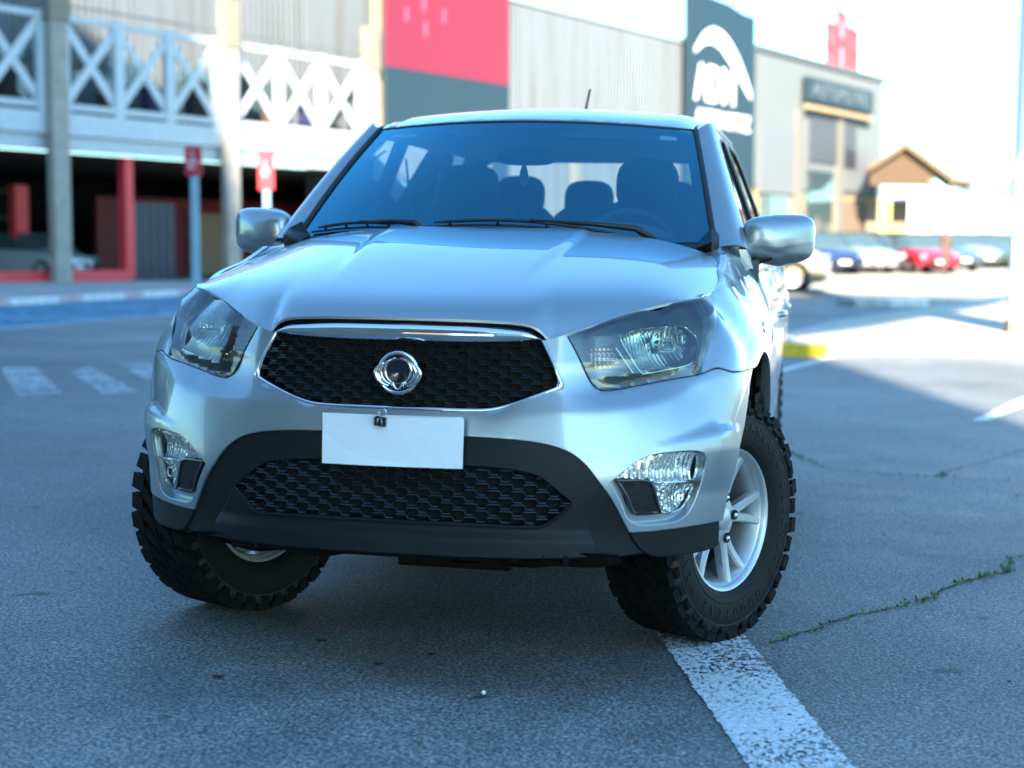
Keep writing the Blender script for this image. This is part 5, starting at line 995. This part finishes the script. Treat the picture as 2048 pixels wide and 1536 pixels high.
# --- door mirrors
for sg in (1, -1):
    mir = empty('door_mirror'); mir.parent = truck; mir.matrix_parent_inverse = WINV['pickup_truck']
    bm = bmesh.new(); bmesh.ops.create_uvsphere(bm, u_segments=48, v_segments=24, radius=1)
    c = Vector((.958, 1.515, 1.279))
    for v in bm.verts:
        x, y, z = v.co; n = 4.4
        k = (abs(x)**n + abs(z)**n)**(1 / n); rr = math.hypot(x, z)
        if rr > 1e-6: f = rr / k; x, z = x * f, z * f
        # taller outboard-top, pinched at the inboard foot; front bulges
        hx = .128; hz = .083 * (1 - .12 * max(0, -x)) ; zz = z * hz + .004 * x + (.012 * (z < 0) * (1 - abs(x)) * -1)
        if z < 0: zz -= .006 * (x < .2) * (1 - abs(x))
        yy = y * (.075 if y < 0 else .045) + x * .048
        # step line along the lower third
        if -.52 < z < -.30 and y < 0: yy += .004
        v.co = (x * hx * (1 - .05 * (z > .2) * (x < 0)), yy, zz)
    for v in bm.verts:
        if v.co.y > .055 + v.co.x * .37: v.co.y = .055 + v.co.x * .37
    bmesh.ops.transform(bm, matrix=Matrix.Translation(c), verts=bm.verts)
    if sg < 0: bmesh.ops.transform(bm, matrix=Matrix.Scale(-1, 4, (1, 0, 0)), verts=bm.verts)
    frombm('mirror_housing', bm, SILVER, mir, True, True)
    bm = bmesh.new(); tube(bm, [(sg * .86, 1.475, 1.195), (sg * .90, 1.465, 1.208), (sg * .95, 1.475, 1.218), (sg * 1.0, 1.495, 1.222)], [.032, .026, .022, .012], 14, flat=.8); frombm('mirror_arm', bm, SEAL, mir, True, True)
    bm = bmesh.new(); A = [(.872, 1.40, 1.165), (.885, 1.56, 1.165), (.872, 1.57, 1.212), (.868, 1.50, 1.222), (.872, 1.41, 1.19)]; vs = [bm.verts.new((sg * (x + .012), y, z)) for x, y, z in A]; vb = [bm.verts.new((sg * (x - .02), y, z)) for x, y, z in A]
    bm.faces.new(vs); [bm.faces.new((vs[i], vb[i], vb[(i + 1) % 5], vs[(i + 1) % 5])) for i in range(5)]; frombm('mirror_foot', bm, GLOSSBLK, mir, True, bevel=.004)
    bm = bmesh.new(); tube(bm, [(sg * (.958 + .118 * math.cos(a)), 1.575 + .044 * math.cos(a), 1.288 + .073 * math.sin(a)) for a in np.linspace(0, 2 * math.pi, 25)[:-1]], .004, 6, closed=True); bm.faces.new([bm.verts.new((sg * (.958 + .115 * math.cos(a)), 1.574 + .043 * math.cos(a), 1.288 + .071 * math.sin(a))) for a in np.linspace(0, 2 * math.pi, 25)[:-1]]); frombm('mirror_glass', bm, CHROME, mir, True)
# --- wipers
def wiper(base_, a0, a1, bend):
    wr = empty('wiper'); wr.parent = truck; wr.matrix_parent_inverse = WINV['pickup_truck']
    A = np.linspace(a0[0], a1[0], 14); B = np.linspace(a0[1], a1[1], 14) + bend * np.sin(np.linspace(0, math.pi, 14)) 
    bm = bmesh.new(); tube(bm, [tuple(ws_f(a, b, off=.008)[0]) for a, b in zip(A, B)], .0045, 6); frombm('wiper_blade', bm, SEAL, wr, True, True)
    bm = bmesh.new(); tube(bm, [tuple(ws_f(a, b, off=.024 + .006 * math.sin(math.pi * t))[0]) for a, b, t in zip(A[1:-1], B[1:-1], np.linspace(0, 1, 12))], [.003] + [.006] * 10 + [.003], 6)
    for k in (2, 5, 8, 11): tube(bm, [tuple(ws_f(A[k], B[k], off=.008)[0]), tuple(ws_f(A[k], B[k], off=.028)[0])], .005, 6)
    frombm('wiper_bridge', bm, SEAL, wr, True, True)
    m = 7; bm = bmesh.new(); p = ws_f(A[m], B[m], off=.034)[0]; b_ = np.array(base_); tube(bm, [tuple(b_), tuple(b_ + (p - b_) * .15 + [0, -.01, .03]), tuple(b_ + (p - b_) * .5 + [0, -.012, .022]), tuple(p)], [.014, .012, .008, .006], 8); frombm('wiper_arm', bm, SEAL, wr, True, True)
wiper((.56, 1.19, 1.262), (-.34, .085), (.66, .010), .055)
wiper((-.22, 1.11, 1.272), (-.93, .02), (-.42, .075), .02)
# --- interior
bm = bmesh.new()
xs = np.linspace(-.72, .72, 25); prof = [(1.12, 1.20), (1.30, 1.235), (1.55, 1.235), (1.70, 1.20), (1.76, 1.08), (1.76, .8)]
for a, b in zip(xs[:-1], xs[1:]):
    for (y0, z0), (y1, z1) in zip(prof[:-1], prof[1:]):
        q = [(a, y0 + .12 * a * a, z0), (b, y0 + .12 * b * b, z0), (b, y1, z1), (a, y1, z1)]; bm.faces.new([bm.verts.new(p) for p in q])
bmesh.ops.remove_doubles(bm, verts=bm.verts, dist=1e-4)
tube(bm, [(.38 + .22 * math.cos(a), 1.62 - .03 * math.sin(a), 1.215 + .085 * math.sin(a)) for a in np.linspace(.05, math.pi - .05, 20)], .03, 8)
frombm('dashboard', bm, TRIM, truck, True, True, 60)
bm = bmesh.new(); cw = Vector((.38, 1.79, 1.205)); tt = Vector((0, .42, .907))
tube(bm, [tuple(cw + Vector((.185 * math.cos(a), 0, 0)) + tt * .185 * math.sin(a)) for a in np.linspace(0, 2 * math.pi, 41)[:-1]], .015, 10, closed=True)
for a in (R(0), R(180), R(270)): bar(bm, cw, cw + Vector((.18 * math.cos(a), 0, 0)) + tt * .18 * math.sin(a), .04, .02)
bmesh.ops.create_cone(bm, cap_ends=True, segments=24, radius1=.07, radius2=.06, depth=.06, matrix=Matrix.Translation(cw) @ Matrix.Rotation(R(65), 4, 'X'))
frombm('steering_wheel', bm, TRIM, truck, True, True, 50)
def rbox(bm, c, s, e=3.2, tilt=0, seg=(28, 16)):
    g = bmesh.ops.create_uvsphere(bm, u_segments=seg[0], v_segments=seg[1], radius=1)['verts']
    for v in g:
        x, y, z = v.co; k = (abs(x)**e + abs(y)**e + abs(z)**e)**(1 / e); f = 1 / k if k else 1; v.co = Vector((x * f * s[0], y * f * s[1], z * f * s[2]))
    bmesh.ops.transform(bm, matrix=Matrix.Translation(c) @ Matrix.Rotation(tilt, 4, 'X'), verts=g)
def seat(cx, cy, hz, bw, front=True):
    st = empty('seat'); st.parent = truck; st.matrix_parent_inverse = WINV['pickup_truck']
    bm = bmesh.new(); rbox(bm, Vector((cx, cy, 1.10)), (bw, .09, .34), 3.5, R(-12)); frombm('backrest', bm, SEATF, st, True, True)
    bm = bmesh.new(); rbox(bm, Vector((cx, cy - .28, .80)), (bw + .01, .27, .09), 3.5, R(6)); frombm('cushion', bm, SEATF, st, True, True)
    bm = bmesh.new(); rbox(bm, Vector((cx, cy + .055, hz)), (.128 if front else .115, .055, .112 if front else .095), 3.2, R(-10)); frombm('headrest', bm, SEATF, st, True, True)
    bm = bmesh.new(); [tube(bm, [(cx + d, cy + .05, hz - .2), (cx + d, cy + .055, hz - .06)], .006, 8) for d in (-.06, .06)]; frombm('headrest_post', bm, CHROME, st, True, True)
seat(.385, 2.32, 1.495, .24); seat(-.370, 2.32, 1.465, .24)
for cx, hz in ((.012, 1.455), (-.315, 1.475), (.40, 1.455)): seat(cx, 3.14, hz, .20 if cx else .2, False)
# rear view mirror and its mount behind the sensor patch
bm = bmesh.new(); rbox(bm, Vector((.0, 1.76, 1.575)), (.112, .022, .034), 3.5); tube(bm, [(0, 1.74, 1.60), (0, 1.70, 1.66)], .012, 8); frombm('rear_view_mirror', bm, TRIM, truck, True, True)
bm = bmesh.new(); bx(bm, (-.60, 1.93, 1.655), (.60, 3.38, 1.66)); frombm('headliner', bm, mat('headliner', (.50, .50, .48), .9), truck, True)
# grab handle line and seat belts
bm = bmesh.new()
for sg in (1, -1): tube(bm, [(sg * .66, 2.42, 1.60), (sg * .62, 2.38, 1.35), (sg * .60, 2.34, 1.0)], .012, 6, flat=.3)
frombm('seat_belt', bm, TRIM, truck, True)

# --- wheels with mud-terrain tyres: local x is the axle, +x the outer face
def block(bm, ang, r0, r1, x0, x1, da, skew=0, rs0=None):
    """tread block from radius r0 to r1 over widths x0..x1, angular half-size da, skewed along the way"""
    vs = []
    for r in (r0, r1):
        k = .88 if r == r1 else 1
        for x, s in ((x0, -1), (x1, 1)):
            rr = r if rs0 is None else (r - rs0 if s * (x1 + x0) > 0 else r)
            for d in (-1, 1):
                a = ang + d * da * k + skew * s; vs.append(bm.verts.new((x * (.985 if r == r1 else 1), rr * math.cos(a), rr * math.sin(a))))
    for f in ((0, 1, 3, 2), (4, 6, 7, 5), (0, 2, 6, 4), (1, 5, 7, 3), (0, 4, 5, 1), (2, 3, 7, 6)): bm.faces.new([vs[i] for i in f])
def tyre_bm():
    bm = bmesh.new(); W = .122; RO = .372
    prof = [(-.098, .222), (-.112, .232), (-.124, .258), (-.127, .30), (-.124, .335), (-.112, .358), (-.09, .368), (0, RO), (.09, .368), (.112, .358), (.124, .335), (.127, .30), (.124, .258), (.112, .232), (.098, .222)]
    lathe(bm, prof, 96)
    n = 36
    for i in range(n):
        a = 2 * math.pi * i / n; h = math.pi / n
        for sg in (1, -1):
            ph = 0 if sg > 0 else h * .9
            ext = .006 if i % 2 else -.004
            block(bm, a + ph, .358, .3845, sg * .068, sg * (.121 + ext * .5), h * .80, sg * .02)                        # shoulder lug
            # biter running down the sidewall
            aa = a + ph; v = []
            for (x, r) in ((.1165, .362), (.1165 + .014, .357), (.134, .340 + (ext < 0) * .006), (.122, .330)):
                for d in (-1, 1): v.append(bm.verts.new((sg * x, r * math.cos(aa + d * h * (.60 if i % 2 else .5)), r * math.sin(aa + d * h * (.60 if i % 2 else .5)))))
            for q in range(3): bm.faces.new((v[2 * q], v[2 * q + 1], v[2 * q + 3], v[2 * q + 2]))
            bm.faces.new((v[0], v[2], v[4], v[6])); bm.faces.new((v[7], v[5], v[3], v[1]))
            block(bm, a + ph + h * .5, .362, .386, sg * .012, sg * .062, h * .66, sg * .06)                             # inner lug
        block(bm, a + h * .25, .364, .386, -.010, .012, h * .5, .08)
        block(bm, a + h * 1.2, .364, .386, -.052, -.020, h * .25, .1)
    for sg in (1, -1):
        for r, x, t in ((.331, .1245, .0022), (.262, .1235, .002), (.246, .117, .002)): tube(bm, [(sg * x, r * math.cos(a), r * math.sin(a)) for a in np.linspace(0, 2 * math.pi, 97)[:-1]], t, 6, closed=True)
    bmesh.ops.recalc_face_normals(bm, faces=bm.faces); me = bpy.data.meshes.new('tyre'); bm.to_mesh(me); bm.free()
    me.materials.append(RUBBER); me.materials.append(RUBDIRT); me.materials.append(mat('tyre_dust', (.032, .024, .018), .85, var=.6, vscale=16, bump=.3, bscale=150))
    for p in me.polygons:
        c = p.center; r = math.hypot(c.y, c.z)
        if r < .329 and abs(c.x) > .09: p.material_index = 1
        elif r < .3475 and .115 < abs(c.x) < .1275: p.material_index = 2
        p.use_smooth = r < .352
    me.set_sharp_from_angle(angle=R(40)); return me
def letter_meshes(words):
    bm = bmesh.new()
    for text, centre, step, r0, size in words:
        tot = (len(text) - 1) * step
        for k, ch in enumerate(text):
            if ch == ' ': continue
            cu = bpy.data.curves.new('l', 'FONT'); cu.body = ch; cu.size = size; cu.extrude = .0022; cu.offset = .0006; cu.align_x = 'CENTER'; cu.align_y = 'CENTER'; cu.resolution_u = 3
            ob = bpy.data.objects.new('l', cu); me = bpy.data.meshes.new_from_object(ob); bpy.data.objects.remove(ob)
            a = centre + tot / 2 - k * step                                # clockwise as read from outside
            # text plane: baseline tangent, tops outwards
            M = Matrix.Translation((.1272 - .010 * max(0, (.285 - r0) / .03) * .3, 0, 0)) @ Matrix.Rotation(0, 4, 'X')
            # y_local axis = outward radial; x_local = clockwise tangent seen from +x
            ca, sa = math.cos(a), math.sin(a)   # image-right (seen from +x, looking to -x, with z up) is +y
            rad = Vector((0, ca, sa)); tan = Vector((0, sa, -ca)); nx = Vector((1, 0, 0))
            o = rad * r0 + Vector((.1262, 0, 0))
            L = Matrix(((tan.x, rad.x, nx.x, o.x), (tan.y, rad.y, nx.y, o.y), (tan.z, rad.z, nx.z, o.z), (0, 0, 0, 1)))
            me.transform(L); bm.from_mesh(me); bpy.data.meshes.remove(me); bpy.data.curves.remove(cu)
    me = bpy.data.meshes.new('lettering'); bm.to_mesh(me); bm.free(); return me
def rim_parts():
    bm = bmesh.new(); lathe(bm, [(-.10, .212), (-.098, .228), (-.088, .226), (-.08, .205), (-.03, .190), (.03, .192), (.085, .205), (.092, .214), (.094, .226), (.102, .229), (.106, .226), (.104, .219), (.098, .214), (.086, .209), (.06, .2), (.0, .186), (-.08, .200)], 80)
    barrel = bm
    bm = bmesh.new()
    for k in range(5):
        a0 = 2 * math.pi * k / 5 + R(4)
        for s in (1, -1):
            # each Y spoke: two rounded blades from the nut to the rim
            P = []
            for t in np.linspace(0, 1, 9):
                r = .05 + .158 * t; a = a0 + s * R(4 + 8.6 * t**.8) ; x = .070 - .006 * t + .020 * t * t * 1.0
                P.append(((x, r * math.cos(a), r * math.sin(a)), .0165 - .003 * t + .003 * (1 - t)**3))
            pv = None
            for (c, w_) in P:
                c = Vector(c); rd = Vector((0, c.y, c.z)).normalized(); tn = Vector((0, -rd.z, rd.y))
                ring = [bm.verts.new(c + tn * w_ * u + Vector((xx, 0, 0))) for u, xx in ((-1, -.03), (-.95, -.004), (-.6, .004), (.6, .004), (.95, -.004), (1, -.03))]
                if pv: [bm.faces.new((pv[i], pv[(i + 1) % 6], ring[(i + 1) % 6], ring[i])) for i in range(6)]
                pv = ring
        # web between the blades near the hub
        pv = None
        for t in np.linspace(0, 1, 8):
            r = .05 + .152 * t; dd = R(4 + 8.6 * t**.8); xw = .050 - .02 * t + .018 * t * t
            ring = [bm.verts.new((xw, r * math.cos(a0 + q * dd), r * math.sin(a0 + q * dd))) for q in (-1, 0, 1)]
            if pv and t < .62: [bm.faces.new((pv[i], pv[i + 1], ring[i + 1], ring[i])) for i in (0, 1)]
            pv = ring
    lathe(bm, [(-.02, .085), (.060, .080), (.070, .070), (.074, .050), (.074, .036)], 40)
    spokes = bm
    bm = bmesh.new(); lathe(bm, [(.070, .037), (.084, .035), (.088, .028), (.089, .0001)], 40); cap = bm
    bm = bmesh.new()
    for k in range(5):
        a = 2 * math.pi * k / 5 + R(4); M = Matrix.Translation((0, .069 * math.cos(a), .069 * math.sin(a))); n0 = len(bm.verts); lathe(bm, [(.0765, .0165), (.0805, .0155), (.0795, .0140), (.0785, .0001)], 20); bm.verts.ensure_lookup_table(); bmesh.ops.transform(bm, matrix=M, verts=[v for v in bm.verts[n0:]])
    wells = bm
    bm = bmesh.new(); lathe(bm, [(-.06, .0001), (-.06, .16), (.0, .165), (.012, .10), (.03, .06), (.03, .0001)], 40); disc = bm  # near-black disc set forward to stand for dark voids between spokes
    outp = []
    for nm, b, m, sh in (('rim_barrel', barrel, ALLOY, 40), ('spokes', spokes, ALLOY, 30), ('hub_cap', cap, ALLOY, 40), ('nut_wells', wells, VOID, 30), ('brake_disc', disc, mat('brake_shade', (.008, .007, .007), .8, 0, spec=.1, var=.4, vscale=20), 40)):
        bmesh.ops.recalc_face_normals(b, faces=b.faces); me = bpy.data.meshes.new(nm); b.to_mesh(me); b.free(); me.polygons.foreach_set('use_smooth', [True] * len(me.polygons)); me.set_sharp_from_angle(angle=R(sh)); me.materials.append(m); outp.append((nm, me))
    return outp
TY = tyre_bm(); RP = rim_parts()
_b = bmesh.new(); lathe(_b, [(.076, .0085), (.083, .0080), (.0865, .005), (.087, .0001)], 12); NUT = bpy.data.meshes.new('wheel_nut'); _b.to_mesh(NUT); _b.free(); NUT.materials.append(CHROME); NUT.polygons.foreach_set('use_smooth', [True] * len(NUT.polygons))
LT = letter_meshes([('WRANGLER', R(62), R(8.6), .296, .036), ('DURATRAC', R(-12), R(8.2), .296, .036), ('GOODYEAR', R(-92), R(9.2), .294, .042), ('WRANGLER', R(-172), R(8.2), .296, .034)])
LT.materials.append(mat('tyre_letters', (.012, .011, .010), .5, spec=.3, var=.3, vscale=20))
def wheel(x, y, steer, sg, spin):
    wp = bpy.data.objects.new('wheel', None); col.objects.link(wp); wp.parent = truck
    wp.matrix_parent_inverse = WINV['pickup_truck']; wp.location = (x, y, WC[1])
    wp.rotation_euler = (Matrix.Rotation(steer + (math.pi if sg < 0 else 0), 3, 'Z') @ Matrix.Rotation(spin, 3, 'X')).to_euler()
    for nm, me in [('tyre', TY), ('lettering', LT)] + RP:
        o = bpy.data.objects.new(nm, me); col.objects.link(o); o.parent = wp
        if nm == 'lettering': o['kind'] = 'stuff'
    for k in range(5):
        a = 2 * math.pi * k / 5 + R(4); o = bpy.data.objects.new('wheel_nut', NUT); col.objects.link(o); o.parent = wp; o.location = (0, .069 * math.cos(a), .069 * math.sin(a))
wheel(.775, .855, R(-28), 1, R(0)); wheel(-.775, .855, R(-26), -1, R(40)); wheel(.76, 3.915, 0, 1, R(10)); wheel(-.76, 3.915, 0, -1, R(25))

# ------------------------------------------------------------------ things hanging on or lying in the pickup
bm = bmesh.new(); L = rs([(-.2025, -.0705), (.1965, -.0695), (.198, .0655), (.194, .0715), (-.2025, .0700)], .02, smooth=False)
n = len(L); A = []; B = []
for x, z in L:
    wv = .0025 * math.sin(x * 9 + 1) + .0012 * math.sin(z * 40); yy = -.047 + .05 * (x / .2)**2 * .25 + wv
    A.append(bm.verts.new((x, yy, .694 + z))); B.append(bm.verts.new((x, yy + .002, .694 + z)))
bm.faces.new(A); bm.faces.new(B[::-1]); [bm.faces.new((A[i], B[i], B[(i + 1) % n], A[(i + 1) % n])) for i in range(n)]
bmesh.ops.triangulate(bm, faces=bm.faces)
tag(frombm('number_plate_cover', bm, mat('white_paper', (.80, .80, .84), .55, var=.03, vscale=30, bump=.05, bscale=60), None), 'blank white sheet clipped over the number plate of the silver pickup', 'paper sheet')
clip = empty('binder_clip', (-.032, -.052, .752)); tag(clip, 'small black binder clip with wire handles holding the white sheet', 'binder clip')
bm = bmesh.new(); prism(bm, [(-.0165, -.016), (.0165, -.019), (.0175, .006), (.012, .007), (-.010, .011), (-.0155, .008)], -.006, .006); frombm('clip_body', bm, GLOSSBLK, clip, bevel=.001)
bm = bmesh.new(); tube(bm, [(-.009, -.007, -.014), (-.004, -.0075, .004), (.004, -.0075, .004), (.009, -.007, -.015)], .0011, 6); tube(bm, [(-.006, -.004, .008), (-.004, 0, .018), (.0, .0, .027), (.010, .0, .030), (.016, .0, .024), (.015, 0, .014), (.004, 0, .012), (-.006, 0, .015)], .0011, 6, closed=True); frombm('wire_handle', bm, CHROME, clip, smooth=True)
bm = bmesh.new(); prism(bm, rs([(0, .05), (.010, .022), (.0165, -.008), (.013, -.034), (0, -.046), (-.013, -.034), (-.0165, -.008), (-.010, .022)], .004), -.002, .002)
pend = empty('hanging_pendant', (-.006, 1.74, 1.508)); tag(pend, 'pale leaf-shaped pendant hanging from the rear view mirror behind the windscreen', 'pendant')
frombm('pendant_plate', bm, mat('pendant_blue', (.20, .42, .50), .4), pend)
bm = bmesh.new(); tube(bm, [(x, -.003, z) for x, z in rs([(0, .048), (.010, .021), (.016, -.008), (.0125, -.033), (0, -.044), (-.0125, -.033), (-.016, -.008), (-.010, .021)], .005)], .0016, 6, closed=True); tube(bm, [(-.005, -.003, .015), (.005, -.003, .008), (-.003, -.003, -.002), (.006, -.003, -.014), (-.004, -.003, -.026)], .0014, 6); tube(bm, [(0, 0, .05), (0, -.002, .075)], .0008, 5); frombm('pendant_border', bm, mat('pendant_pale', (.85, .9, .9), .4), pend, smooth=True)
